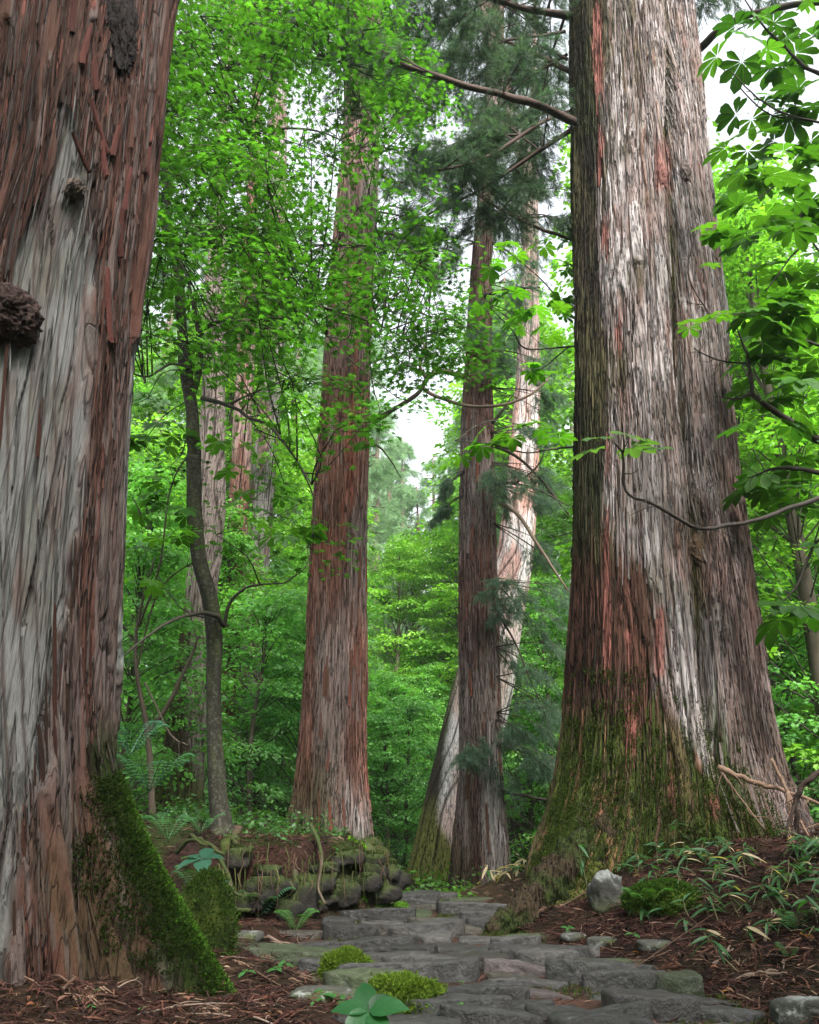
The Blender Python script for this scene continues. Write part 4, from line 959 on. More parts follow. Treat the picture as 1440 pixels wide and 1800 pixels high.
def bg_cedar(seed, Ht=24, n_b=80, size=.5):
    r = np.random.default_rng(seed); wood, leaf = MB(), MB()
    sweep(wood, [(0, 0, -.5), (0, 0, Ht * .3), (.1, 0, Ht * .7), (0, 0, Ht)], [.42, .33, .2, .03], 10, 24, (.15, .10, .085), .15, seed)
    for i in range(n_b):
        h = r.uniform(.22, 1); a = r.uniform(0, 2 * np.pi); L = (3.0 * (1 - h) + .7) * r.uniform(.6, 1.1); s = np.array([0, 0, h * Ht]); d = np.array([math.cos(a), math.sin(a), 0])
        needle_bough(wood, leaf, [s, s + d * L * .5 + [0, 0, -.1 * L], s + d * L + [0, 0, -.15 * L]], r, 13, .8, size, (.14, .25, .13), (.24, .38, .20), rad=.05, start=.2, k_t=5, droop=.5)
    a = wood.mesh('far_trunk', True); a.materials.append(M['wood']); b = leaf.mesh('far_crown'); b.materials.append(M['needle'])
    return a, b
def place(meshes, name, label, x, y, s, rot, group, cat='tree', sz=None):
    t = thing(name, label, cat, (x, y, float(gz(x, y, False))), group); t.rotation_euler = (0, 0, rot); t.scale = (s, s, sz or s)
    for nm, me in zip(('trunk', 'crown'), meshes):
        o = bpy.data.objects.new(nm, me); SC.collection.objects.link(o); o.parent = t
        if nm == 'crown': o['kind'] = 'stuff'
    return t
B1 = bg_broad(1); B2 = bg_broad(2, 7, 2.2, ca=(.11, .28, .06), cb=(.21, .46, .10)); B3 = bg_broad(3, 9, 2.6, ca=(.07, .18, .06), cb=(.13, .29, .09)); B4 = bg_broad(4, 5, 2.0, 90, 110, ca=(.10, .26, .08), cb=(.20, .44, .12), low=.02)
B5 = bg_broad(5, 12, 3.2, 190, 120, .12, (.10, .25, .03), (.20, .40, .045), .12)
CE = [bg_cedar(7), bg_cedar(8)]
r = np.random.default_rng(71)
def xof(px, Y): return (px - 720) / 1531 * Y
under = [(205, 11, B4, .7), (440, 15, B4, .8), (345, 16.5, B1, .75), (530, 16, B4, .8), (255, 21, B1, .9), (545, 21, B2, 1), (210, 15, B2, .9), (150, 20, B3, 1), (400, 20, B3, 1.05), (560, 19, B1, .85), (690, 21, B2, .62), (752, 22, B2, .55), (715, 19, B4, .7), (660, 25, B3, .75), (745, 27, B1, .7), (700, 32, B2, .75), (620, 30, B3, .95),
         (800, 34, B1, .8), (870, 26, B2, .8), (930, 20, B4, 1), (985, 17, B1, .72), (960, 26, B3, .9), (1050, 22, B2, 1), (1120, 30, B1, 1), (1400, 14, B4, 1), (1360, 18, B2, .9), (1440, 20, B1, .9), (1330, 24, B3, .95), (1500, 15, B2, .8), (1250, 28, B3, 1),
         (500, 26, B1, 1), (340, 27, B2, 1.1), (230, 30, B3, 1.2), (440, 34, B1, 1.1), (560, 38, B2, 1.1), (1420, 29, B1, 1.1), (1380, 37, B3, 1.2), (880, 38, B3, 1), (760, 42, B4, 1.3), (660, 40, B1, 1), (100, 24, B1, 1.1), (40, 16, B2, 1), (1200, 36, B1, 1.1), (1010, 34, B2, 1.1), (600, 23, B4, .9), (680, 18.5, B4, .62)]
def where(px):
    for a, t in ((280, 'beyond the left cedar root'), (400, 'behind the slim maple'), (540, 'between slim maple and middle cedar'), (650, 'behind the middle cedar'), (800, 'in the gap between the middle cedars'), (1000, 'right of the slender cedar'), (1330, 'behind the big right cedar')):
        if px < a: return t
    return 'right of the big right cedar'
ORD = ['nearest', 'second nearest', 'third nearest', 'fourth nearest', 'fifth nearest', 'sixth nearest', 'seventh nearest', 'eighth nearest', 'ninth nearest', 'tenth nearest', 'farthest but one', 'farthest']
def ranks(lst):
    out = {}
    for i in sorted(range(len(lst)), key=lambda i: lst[i][1]):
        w = where(lst[i][0]); k = sum(1 for j in out if where(lst[j][0]) == w); out[i] = (ORD[min(k, 11)], w)
    return [out[i] for i in range(len(lst))]
for (px, Y, m, s), (o_, w_) in zip(under, ranks(under)):
    place(m, 'understory_tree', o_ + ' leafy understory tree ' + w_, xof(px, Y), Y, s, r.uniform(0, 6.3), 'understory trees filling the background')
tall = [(695, 30, B5, .92), (775, 33, B5, 1.0), (735, 38, B5, 1.1), (840, 29, B5, .9), (1300, 16, B5, 1.0), (1285, 21, B5, 1.75), (1385, 25, B5, 2.0), (1470, 18, B5, 1.5), (975, 30, B5, 1.9), (925, 36, B5, 1.8), (1500, 19, B5, 1.1), (1420, 33, B5, 1.9), (1330, 15, B5, 1.0), (1420, 19, B5, 1.15), (1290, 23, B5, 1.15), (1470, 13, B5, .95), (1390, 26, B5, 1.3), (440, 24, B5, 1.1), (300, 19, B5, 1.1), (530, 30, B5, 1.2), (200, 26, B5, 1.3)]
for (px, Y, m, s), (o_, w_) in zip(tall, ranks(tall)):
    place(m, 'broadleaf_tree', o_ + ' tall yellow-green broadleaf tree ' + w_, xof(px, Y), Y, s, r.uniform(0, 6.3), 'tall broadleaf trees in the background')
FARC = ((735, 54, .84), (680, 58, 1.05), (800, 57, .95), (768, 66, 1.02), (705, 66, 1.1), (825, 50, 1.0), (655, 52, 1.1), (850, 34, .8), (930, 30, .95), (900, 44, 1.1), (990, 38, 1.1), (620, 36, 1.0), (560, 44, 1.2), (480, 38, 1.1), (400, 30, 1.0), (330, 36, 1.2), (270, 26, .9), (200, 34, 1.1), (700, 70, 1), (840, 66, 1), (1060, 48, 1.2), (1180, 44, 1.2), (1300, 42, 1.0), (1400, 48, 1.1), (1480, 36, 1), (100, 40, 1.2), (640, 58, 1), (940, 60, 1.3), (520, 60, 1.4), (380, 55, 1.4))
for (px, Y, s), (o_, w_) in zip(FARC, ranks(FARC)):
    place(CE[int(r.integers(2))], 'far_cedar', o_ + ' distant straight cedar ' + w_, xof(px, Y), Y, s, r.uniform(0, 6.3), 'distant cedars')

# single background trunks that can be told apart
def bgtrunk(label, Yc, edges, cf, seed, top=16, zb=-.3, cols=70, rows=240, dark=1.0):
    t = thing('cedar_tree', label, 'tree', P((edges[-1][1] + edges[-1][2]) / 2, edges[-1][0], Yc))
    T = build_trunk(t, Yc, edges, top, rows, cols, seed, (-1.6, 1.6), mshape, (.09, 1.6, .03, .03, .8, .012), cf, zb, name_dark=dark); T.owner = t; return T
def fA(D):
    n = fbm(D['s'] * 4, D['z'], seed=201); c = mixc(L3((.13, .08, .06))[None, None], L3((.31, .25, .225))[None, None], ss(-6, 8, D['px'] - 330 - 20 * (n - .5)) * ss(1440, 1380, D['py']))
    return mixc(c, L3((.08, .09, .025))[None, None], np.clip(ss(1300, 1420, D['py']) * ss(.3, .6, n) + ss(340, 300, D['px']) * .5, 0, .9))
def fB(D):
    n = fbm(D['s'] * 4, D['z'], seed=203); return mixc(L3((.38, .26, .23))[None, None], L3((.26, .13, .10))[None, None], ss(.4, .6, n))
def fC(D):
    n = fbm(D['s'] * 4, D['z'], seed=205); c = mixc(L3((.40, .36, .35))[None, None], L3((.3, .19, .17))[None, None], ss(.4, .6, n)); return mixc(c, L3((.06, .045, .035))[None, None], ss(1150, 1300, D['py']))
bgtrunk('mossy background cedar with a whitish strip behind the slim maple', 12, [(500, 365, 395), (900, 346, 396), (1100, 322, 374), (1300, 294, 360), (1380, 280, 360), (1440, 264, 358), (1480, 250, 360)], fA, 601, 12, .2, dark=1.0)
bgtrunk('pinkish background cedar just right of the slim maple', 17, [(500, 425, 450), (900, 402, 438), (1000, 398, 434), (1200, 384, 414), (1440, 372, 412)], fB, 603, 20, .2, dark=.75)
bgtrunk('grey background cedar between the slim maple and the tall middle cedar', 19, [(300, 468, 504), (500, 460, 504), (700, 450, 494), (1100, 428, 466), (1400, 410, 454), (1450, 402, 460)], fC, 605, 26, .2, dark=.7)
bgtrunk('dim cedar trunk far back above the slender cedar', 24, [(100, 858, 886), (300, 915, 938), (500, 917, 943), (900, 905, 935), (1400, 898, 932)], fC, 607, 32, -.3)

# the woods far beyond
def woods():
    r = np.random.default_rng(81); mb = MB(); n = 36000
    a = r.uniform(-1.15, 1.15, n); d = r.uniform(58, 85, n); x, y = np.sin(a) * d, np.cos(a) * d
    top = 9 + 5 * fbm(a * 9, d * .05, seed=83) 
    z = gz(x, y, False) + top * r.random(n) ** 1.2
    cl = fbm(x * .35, y * .35, z * .45, 85); k = cl > .44
    pos = np.stack([x, y, z], -1)[k]; m = len(pos)
    mb.scatter(*DIAM, leaf_frames(m, r, .8) * r.uniform(.5, .95, m)[:, None, None], pos, greens(m, r, (.035, .08, .04), (.07, .15, .06)))
    tag(mb.build('distant_woods', M['far_leaf']), 'soft green mass of woods beyond the last separate trees', 'woods', None, 'stuff')
woods()
# ------------------------------------------------------------------ stone path
path = link('path', bpy.data.meshes.new('path'), M['soil'], kind='structure')
def path_bed():
    ys = np.concatenate([np.arange(1.6, 9, .06), np.arange(9, 14, .2)]); t = np.linspace(-1, 1, 25); v = []
    for y in ys:
        c, h = float(path_c(y)), float(path_h(y)); x = c + t * (h + .03); v.append(np.stack([x, 0 * x + y, gz(x, 0 * x + y) + .004 + .012 * (1 - t ** 2)], -1))
    mb = MB(); v = np.array(v); n = fbm(v[..., 0] * 5, v[..., 1] * 5, seed=301)
    mb.add(v.reshape(-1, 3), grid_faces(len(ys), 25), mixc(L3((.045, .03, .024))[None, None], L3((.085, .045, .032))[None, None], ss(.4, .6, n)).reshape(-1, 3))
    me = mb.mesh('path', True); me.materials.append(M['soil']); path.data = me
path_bed()
def clip_poly(poly, n, d):
    out = []
    for i in range(len(poly)):
        a, b = poly[i], poly[(i + 1) % len(poly)]; da, db = np.dot(a, n) - d, np.dot(b, n) - d
        if da <= 0: out.append(a)
        if da * db < 0: out.append(a + (b - a) * da / (da - db))
    return out
def slab(name, poly, z0, h, r, parent, mat, color, dome=.02, tilt=(0, 0), drop=.14, bevel=.009, amp=.022, nring=None, seed=0, flat=False):
    """an irregular stone slab from its outline in plan"""
    poly = np.array(poly)
    for _ in range(2): q = np.roll(poly, -1, 0); poly = np.stack([poly * .84 + q * .16, poly * .16 + q * .84], 1).reshape(-1, 2)
    L = np.linalg.norm(np.roll(poly, -1, 0) - poly, axis=1); cum = np.concatenate([[0], np.cumsum(L)]); n = 30
    t = np.linspace(0, cum[-1], n, endpoint=False); pc = np.vstack([poly, poly[:1]])
    o = np.stack([np.interp(t, cum, pc[:, 0]), np.interp(t, cum, pc[:, 1])], -1); c = o.mean(0)
    wob = 1 + .09 * (fbm((o[:, 0] + seed) * 9, o[:, 1] * 9, seed=310) - .5) * 2
    size = np.sqrt((L.sum() / 6.28) ** 2)
    prof = [(1.0, -drop), (1.0, -bevel * 1.6), (1 - bevel * .35 / size, -bevel * .5), (1 - bevel / size, 0), (.72, dome * .55), (.45, dome * .85), (.2, dome)]
    v = []
    for s, dz in prof:
        p = c + (o - c) * (s * wob)[:, None]; rel = p - c
        z = z0 + h + dz + rel[:, 0] * tilt[0] + rel[:, 1] * tilt[1]
        nn = fbm((p[:, 0] + seed * 3.1) * 5, p[:, 1] * 7, z * 5, 312) - .5; n4 = fbm(p[:, 0] * 18 + seed, p[:, 1] * 22, z * 18, 313) - .5
        k = 1 if dz > -drop else 0
        v.append(np.stack([p[:, 0] + k * n4 * .012, p[:, 1] + k * n4 * .012, z + k * (nn * amp * 2.4 + n4 * .022)], -1))
    top = np.array([[c[0], c[1], z0 + h + dome]]); v = np.vstack(v + [top]); k = len(prof) * n; ar = np.arange(n)
    f = [grid_faces(len(prof), n, True), np.stack([k - n + ar, k - n + (ar + 1) % n, ar * 0 + k], -1)]
    mb = MB(); mb.add(v, f); ob = mb.build(name, mat, parent, smooth=True); ob.color = (*color, 1); return ob
def lay_path():
    r = np.random.default_rng(91); pts = []; y = 1.9; row = 0
    while y < 11.5:
        dy = (.15 if y < 5 else .2 if y < 8 else .4) * r.uniform(.85, 1.2); c, h = float(path_c(y)), float(path_h(y)); w = .34 * r.uniform(.8, 1.35) * (1.25 if y > 7 else 1); x = c - h - .3 + r.uniform(0, w)
        while x < c + h + .35:
            if r.random() > .16: pts.append((x + r.normal(0, .07), y + r.normal(0, .04), r.uniform(.3, .9)))
            x += w * r.uniform(.65, 1.5)
        y += dy
    P2 = np.array(pts); k = 0; A = np.array([1, 2.1])
    Q = P2[:, :2] * A
    for i in range(len(Q)):
        x, y = P2[i, :2]
        if abs(x - path_c(y)) > path_h(y) + .06 or y < 2.15 or y > 11: continue
        if r.random() < .03: continue
        poly = [Q[i] + q for q in np.array([(-.5, -.5), (.5, -.5), (.5, .5), (-.5, .5)])]
        dist = np.linalg.norm(Q - Q[i], axis=1)
        for j in np.argsort(dist)[1:14]:
            nrm = (Q[j] - Q[i]) / dist[j]; poly = clip_poly(poly, nrm, np.dot((Q[i] + Q[j]) / 2, nrm) - .017 - .012 * r.random())
        if len(poly) < 3: continue
        poly = np.array(poly) / A; 
        z0 = float(gz(x, y, False))
        v = r.uniform(.65, 1.6); base = [(.030, .029, .028), (.045, .042, .040), (.022, .020, .019), (.036, .031, .024), (.052, .041, .041)][r.choice(5, p=[.35, .25, .2, .1, .1])]
        edge_ = abs(x - path_c(y)) > path_h(y) - .12
        if edge_ and r.random() < .5: base = (.035, .045, .02)
        slab('path_stone', poly, z0, r.uniform(.015, .10), r, path, M['stone'], [q * v for q in base], dome=r.uniform(0, .009), tilt=(r.normal(0, .07), -abs(r.normal(.02, .07))), seed=i, amp=r.uniform(.006, .02)); k += 1
    return k
NST = lay_path()

r = np.random.default_rng(95)
# ------------------------------------------------------------------ rocks and moss
def rock(name, c, rad, seed, mat, colf, parent=None, res=34, amp=.35, flat=.0, smooth=True, box=1.0, **kw):
    u = np.linspace(0, np.pi, res // 2 + 2); w = np.arange(res) / res * 2 * np.pi; U, Wg = np.meshgrid(u, w, indexing='ij')
    X, Y2, Z2 = np.sin(U) * np.cos(Wg), np.sin(U) * np.sin(Wg), np.cos(U)
    d = 1 + amp * (fbm(X * 1.3 + seed, Y2 * 1.3, Z2 * 1.3, seed, 3) - .5) * 2 + amp * .3 * (fbm(X * 5 + seed, Y2 * 5, Z2 * 5, seed + 3, 3) - .5)
    pw = lambda q: np.sign(q) * np.abs(q) ** box
    v = np.stack([pw(X) * d * rad[0], pw(Y2) * d * rad[1], pw(Z2) * d * rad[2]], -1)
    if flat: v[..., 2] = np.where(v[..., 2] > rad[2] * flat, rad[2] * flat + (v[..., 2] - rad[2] * flat) * .3, v[..., 2])
    mb = MB(); cc = colf(v, Z2); v = v + np.array(c)
    mb.add(v.reshape(-1, 3), grid_faces(len(u), res, True), cc.reshape(-1, 3)); o = mb.build(name, mat, parent, smooth=smooth, **kw)
    return o, v.reshape(-1, 3), Z2.ravel()
MT = (np.array([(-.25, 0, 0), (.25, 0, 0), (.05, .15, 1), (0, -.25, 0), (.1, .25, 0), (-.35, -.1, .85), (.2, -.2, 0), (-.1, .2, 0), (.4, .1, .8)], float), np.array([[0, 1, 2], [3, 4, 5], [6, 7, 8]]))
def moss_on(name, pts, nrm, parent, r, size=.014, ca=(.035, .075, .008), cb=(.08, .16, .015), cols=None, jit=.004, **kw):
    n = len(pts); up = unit(nrm + .45 * r.normal(size=(n, 3)) + [0, 0, .3]); Rm = frames(up, r.normal(size=(n, 3))) * (size * r.uniform(.6, 1.4, n))[:, None, None]
    mb = MB(); mb.scatter(*MT, Rm, pts + r.normal(0, jit, (n, 3)), greens(n, r, ca, cb) if cols is None else cols)
    return mb.build(name, M['moss'], parent, kind='stuff', **kw)
def grey_lichen(v, z): 
    n = fbm(v[..., 0] * 9, v[..., 1] * 9, v[..., 2] * 9, 321); c = mixc(L3((.035, .035, .03))[None, None], L3((.15, .16, .15))[None, None], ss(.5, .58, n) * ss(.2, .8, z)); return mixc(c, L3((.05, .06, .02))[None, None], ss(.1, -.5, z) * .7)
def dark_rock(v, z):
    n = fbm(v[..., 0] * 7, v[..., 1] * 7, v[..., 2] * 7, 322); c = mixc(L3((.012, .011, .010))[None, None], L3((.028, .024, .021))[None, None], n); return mixc(c, L3((.03, .042, .011))[None, None], ss(.1, .7, z + 1.1 * (n - .5)))
def moss_rock(v, z):
    n = fbm(v[..., 0] * 12, v[..., 1] * 12, v[..., 2] * 12, 323); c = mixc(L3((.04, .07, .01))[None, None], L3((.085, .12, .018))[None, None], ss(.4, .6, n)); return mixc(c, L3((.06, .045, .03))[None, None], ss(-.1, -.5, z))
r = np.random.default_rng(101)
def sample_rock(v, z, n, lo=0.0, r=r):
    k = np.flatnonzero(z > lo); i = r.choice(k, n); c = v.mean(0); p = v[i] + r.normal(0, .012, (n, 3)) * [1, 1, .2]; return p, unit(v[i] - c)
def gp(px, py):
    """ground point seen at a photo pixel"""
    lo = None
    for Y in np.arange(2.2, 16, .02):
        q = P(px, py, Y)
        if q[2] <= gz(q[0], q[1]): return q
    return P(px, py, 16)
def mossy_cushion(px, py, rad, seed, label, n=6500, dz=.45):
    g = gp(px, py); o, v, z = rock('mossy_rock', (g[0], g[1] + rad[1] * .6, g[2] + rad[2] * dz), rad, seed, M['mossy'], moss_rock, None, 44, .45); tag(o, label, 'rock')
    p, nr = sample_rock(v, z, n, -.25); moss_on('moss', p, nr, o, r, .013, (.045, .085, .008), (.11, .17, .018)); return o
mossy_cushion(608, 1728, (.12, .11, .085), 3, 'round mossy rock on the left edge of the path, the farther of two')
mossy_cushion(715, 1800, (.135, .12, .10), 5, 'round mossy rock beside the large-leaved seedling in front')
g = gp(1072, 1600); o, v, z = rock('boulder', (g[0], g[1] + .1, g[2] + .085), (.12, .13, .14), 11, M['stone_lichen'], grey_lichen, None, 44, .55, box=.75); tag(o, 'grey boulder blotched with white lichen on the slope below the right cedar', 'rock')
g = gp(1420, 1800); o, v, z = rock('boulder', (g[0] + .02, g[1] + .06, g[2]), (.14, .12, .09), 12, M['stone_lichen'], grey_lichen, None, 40, .5, box=.75); tag(o, 'low lichen-spotted rock in the bottom right corner by the path', 'rock')
g = gp(1200, 1610); o, v, z = rock('mossy_rock', (g[0], g[1] + .25, g[2] + .03), (.27, .25, .13), 14, M['mossy'], moss_rock, None, 40, .25); tag(o, 'flat dark green mossy hump among bamboo grass on the right slope', 'rock')
p, nr = sample_rock(v, z, 5000, -.1); moss_on('moss', p, nr, o, r, .018, (.02, .05, .008), (.05, .10, .012))
for px, py, s_, lab in ((1010, 1650, .09, 'small grey-green stone beside the path below the lichen boulder'), (1060, 1660, .11, 'flat mossy stone at the path edge right of the small grey-green one'), (570, 1690, .13, 'half-buried dark stone left of the path behind the mossy rocks'), (560, 1760, .15, 'flat greenish slab behind the seedling at the left path edge'), (1150, 1665, .1, 'low brown-green stone at the foot of the right slope'),
                   (430, 1650, .12, 'grey stone half hidden by ferns left of the path'), (905, 1625, .1, 'mossy stone where the cedar root meets the path')):
    g = gp(px, py); o, v, z = rock('stone', (g[0], g[1], g[2] + .01), (s_, s_ * .8, s_ * .42), int(px) % 40, M['stone_lichen'], lambda v, z: mixc(L3((.05, .05, .042))[None, None], L3((.035, .045, .015))[None, None], ss(.45, .62, fbm(v[..., 0] * 9, v[..., 1] * 9, v[..., 2] * 9, 324))), None, 28, .3, .5); tag(o, lab, 'stone')

n = 30000; y = r.uniform(2.3, 9, n); x = path_c(y) + r.uniform(-1, 1, n) * (path_h(y) + .1); k = fbm(x * 3, y * 3, seed=371) > .52; x, y = x[k], y[k]; n = len(x)
moss_on('joint_moss', np.stack([x, y, gz(x, y) + .012], -1), np.tile([0, 0, 1.], (n, 1)), path, r, .014, (.025, .045, .008), (.055, .08, .015))
# the dry-stone bank
bank = thing('retaining_wall', 'dry stone bank draped in moss and roots below the middle cedar', 'wall', (-.7, 6.7, 0))
r = np.random.default_rng(111); wall_pts = []
wl_line = [(-1.28, 6.25), (-1.0, 6.4), (-.7, 6.58), (-.4, 6.75), (-.2, 7.0), (-.32, 7.6), (-.42, 8.3), (-.55, 9)]
wp = smooth_path(np.array([(a, b, 0) for a, b in wl_line]), 60)
for q in range(40):
    t = r.uniform(0, 50) if q > 8 else 3 + q * 4.5; row = q % 3; a = wp[int(t)]; big = q <= 8; w_ = r.uniform(.13, .18) if big else r.uniform(.07, .13)
    zc = (.13 + .08 * (q % 2)) if big else r.uniform(.02, .42)
    o, v, z = rock('stone', (a[0] + .02, a[1] + .09 + .12 * zc, zc), (w_, .12, w_ * r.uniform(.45, .8)), int(r.integers(99)), M['wallstone'], dark_rock, bank, 32, .55, box=.72)
    k = (z > .15) & (fbm(v[:, 0] * 6, v[:, 1] * 6, v[:, 2] * 6, 77) > .47 - .25 * (zc > .36))
    if k.sum() > 5: i = r.choice(np.flatnonzero(k), 150 if zc > .3 else 60); wall_pts.append((v[i] + r.normal(0, .012, (len(i), 3)), unit(v[i] - v.mean(0))))
n = 16000; x = r.uniform(-1.6, -.1, n); y = r.uniform(6.3, 9.5, n); z = gz(x, y); k = (z > .2) & (fbm(x * 4, y * 4, seed=331) > .47)
wall_pts.append((np.stack([x, y, z], -1)[k], np.tile([0, 0, 1.], (k.sum(), 1))))
moss_on('moss', np.vstack([a for a, b in wall_pts]), np.vstack([b for a, b in wall_pts]), bank, r, .015, (.018, .032, .007), (.045, .066, .014))
mb = MB()                                  # hanging moss and fine roots over the face
for q in range(110):
    a = wp[int(r.uniform(0, 50))] + [r.normal(0, .03), -.07 + r.normal(0, .03), r.uniform(.25, .52)]; L = r.uniform(.08, .3)
    sweep(mb, [a, a + [r.normal(0, .02), -.02, -L * .5], a + [r.normal(0, .03), -.01, -L]], [.004, .003, .001], 3, 4, [(.05, .07, .015), (.08, .09, .03), (.1, .06, .04)][int(r.integers(3))], cap=False)
mb.build('hanging_roots', M['duff'], bank, kind='stuff')
for pts, rr, c, nm in (([(545, 1450, 6.9), (560, 1480, 6.65), (566, 1515, 6.55), (560, 1560, 6.5), (572, 1590, 6.45)], .016, (.12, .09, .065), 'root'), ([(380, 1500, 6.4), (398, 1530, 6.3), (406, 1560, 6.2), (404, 1600, 6.1)], .022, (.09, .07, .05), 'root'),
                   ([(425, 1478, 6.9), (470, 1482, 6.8), (530, 1490, 6.7)], .012, (.14, .10, .075), 'root'), ([(640, 1490, 7.3), (665, 1520, 7.0), (680, 1560, 6.95), (688, 1590, 6.9)], .05, (.07, .075, .03), 'root'), ([(500, 1500, 6.9), (520, 1540, 6.6), (515, 1585, 6.45)], .03, (.07, .06, .04), 'root')):
    rootpiece(bank, px_path(pts), np.linspace(rr, rr * .5, len(pts)), c, sides=10, n=24, name=nm, mat='wood')
g2 = P(365, 1600, 4.75); o, v, z = rock('root', (g2[0], g2[1], .12), (.15, .2, .3), 31, M['mossy'], lambda v, z: moss_rock(v, z) * .4, left_cedar, 40, .4)
p, nr = sample_rock(v, z, 5000, -.3); moss_on('moss', p, nr, left_cedar, r, .015, (.014, .03, .004), (.04, .075, .01), jit=.014)
# debris mound left of the bank
st = thing('root_mound', 'mossy stump and tangle of roots on the bank left of the stone wall', 'stump', (-1.45, 6.6, .3))
mb = MB(); c = P(405, 1500, 6.7); sweep(mb, [c + [0, 0, -.15], c + [.0, 0, .02], c + [.02, .02, .11]], [.13, .09, .06], 16, 24, (.06, .075, .02), .4, 3); mb.build('stump', M['mossy'], st, smooth=True)
for pts, rr in (([(335, 1468, 6.3), (360, 1482, 6.25), (395, 1502, 6.2)], .02), ([(310, 1500, 6.3), (335, 1478, 6.2), (365, 1486, 6.1)], .016), ([(420, 1455, 6.6), (412, 1480, 6.5), (430, 1500, 6.5)], .03), ([(370, 1530, 6.0), (395, 1555, 5.9), (425, 1575, 5.9)], .018), ([(340, 1560, 5.9), (380, 1590, 5.7), (440, 1600, 5.6)], .022)): rootpiece(st, px_path(pts), np.linspace(rr, rr * .5, len(pts)), (.07, .045, .03), sides=8, n=20, mat='wood')

# moss on the feet of the two giants
def trunk_moss(T, n, thr, zr, cf, size, seed, keep=None, dr=(0, .03)):
    r = np.random.default_rng(seed); th = r.uniform(*thr, n); z = zr[0] + (zr[1] - zr[0]) * r.random(n) ** 1.3
    k = np.ones(n, bool) if keep is None else keep(th, z); th, z = th[k], z[k]
    a, t, up, nrm = T.frame(th, z); a = a + nrm * r.uniform(*dr, len(a))[:, None]
    moss_on('moss', a, nrm, T.owner, r, size, cols=cf(th, z, r))
trunk_moss(TL, 56000, (1.0, 2.2), (-.02, 1.05), lambda th, z, r: mixc(L3((.018, .035, .005))[None], L3((.065, .17, .012))[None], ss(1.45, 1.68, th + r.normal(0, .07, len(th))) * ss(1.0, .5, z)) * r.uniform(.6, 1.3, len(th))[:, None], .012, 121,  # lit look of the outer edge put into the tuft colours
           lambda th, z: (th > 1.22 + .2 * (fbm(z * 7, z * 3, seed=345) - .5)) & (z < 1.0 - .25 * fbm(th * 9, th * 2, seed=346)) & (fbm(th * 9, z * 13, seed=341, o=5) + np.random.default_rng(3).normal(0, .06, len(th)) > .46 - .25 * ss(1.42, 1.62, th)), (0, .03))
trunk_moss(TR, 44000, (-1.5, .75), (.2, 1.9), lambda th, z, r: greens(len(th), r, (.025, .045, .008), (.06, .09, .016)), .016, 122, lambda th, z: (fbm(th * 14, z * 9, seed=342, o=5) + np.random.default_rng(4).normal(0, .05, len(th)) > .40 + .2 * ss(.6, 1.9, z)) & (th < .15 + (1.6 - z) * .5), (0, .03))

# ------------------------------------------------------------------ litter
r = np.random.default_rng(131)
def ground_pts(n, y0, y1, on_path=.12, seed=0):
    y = y0 + (y1 - y0) * r.random(n) ** 1.2; x = r.uniform(-.62, .62, n) * (y + .6)
    off = np.abs(x - path_c(y)) - path_h(y); k = (off > -.02) | (r.random(n) < on_path); x, y = x[k], y[k]; return np.stack([x, y, gz(x, y)], -1)
def brown(n, r):
    c = np.array([(.055, .022, .017), (.032, .017, .013), (.10, .045, .03), (.2, .13, .09), (.018, .012, .01)]); return c[r.choice(5, n, p=[.36, .26, .17, .07, .14])] * r.uniform(.5, 1.15, n)[:, None]
p = np.vstack([ground_pts(46000, 2.2, 9.5, .45), (lambda x, y: np.stack([x, y, gz(x, y)], -1)[(x - path_c(y) - path_h(y)) > .05])(r.uniform(.8, 3.6, 15000), r.uniform(3.2, 7.6, 15000))]); n = len(p); a = r.uniform(0, 6.3, n); d = unit(np.stack([np.cos(a), np.sin(a), r.normal(0, .22, n)], -1))
STK = (np.array([(-.5, -.02, 0), (-.5, .02, 0), (0, .045, .05), (0, .0, .07), (.5, .015, .02), (.5, -.015, 0)], float), [np.array([[0, 1, 2, 3], [3, 2, 4, 5]])])
Rm = np.stack([d, np.cross(d, r.normal(size=(n, 3)) * .4 + [0, 0, 1]), np.cross(d, np.cross(d, [0, 0, 1.])) * -1], -1); S = r.uniform(.03, .12, n)
mb = MB(); mb.scatter(*STK, Rm * S[:, None, None], p + [0, 0, .006] + r.random((n, 1)) * [0, 0, .012], brown(n, r))
p = ground_pts(3600, 2.2, 8, .04); n = len(p); a = r.uniform(0, 6.3, n); d = unit(np.stack([np.cos(a), np.sin(a), .1 + 0 * a], -1)); Rm = frames(np.tile([0, 0, 1.], (n, 1)) + .3 * r.normal(size=(n, 3)), d)
mb.scatter(*tuft(13, 9, .03), Rm * r.uniform(.07, .17, n)[:, None, None], p + [0, 0, .012], brown(n, r))
tag(mb.build('needle_litter', M['duff']), 'red-brown carpet of fallen cedar needles and bits of twig', 'litter', None, 'stuff')
TWC = [(.15, .105, .08), (.10, .06, .042), (.19, .14, .11), (.075, .042, .03)]
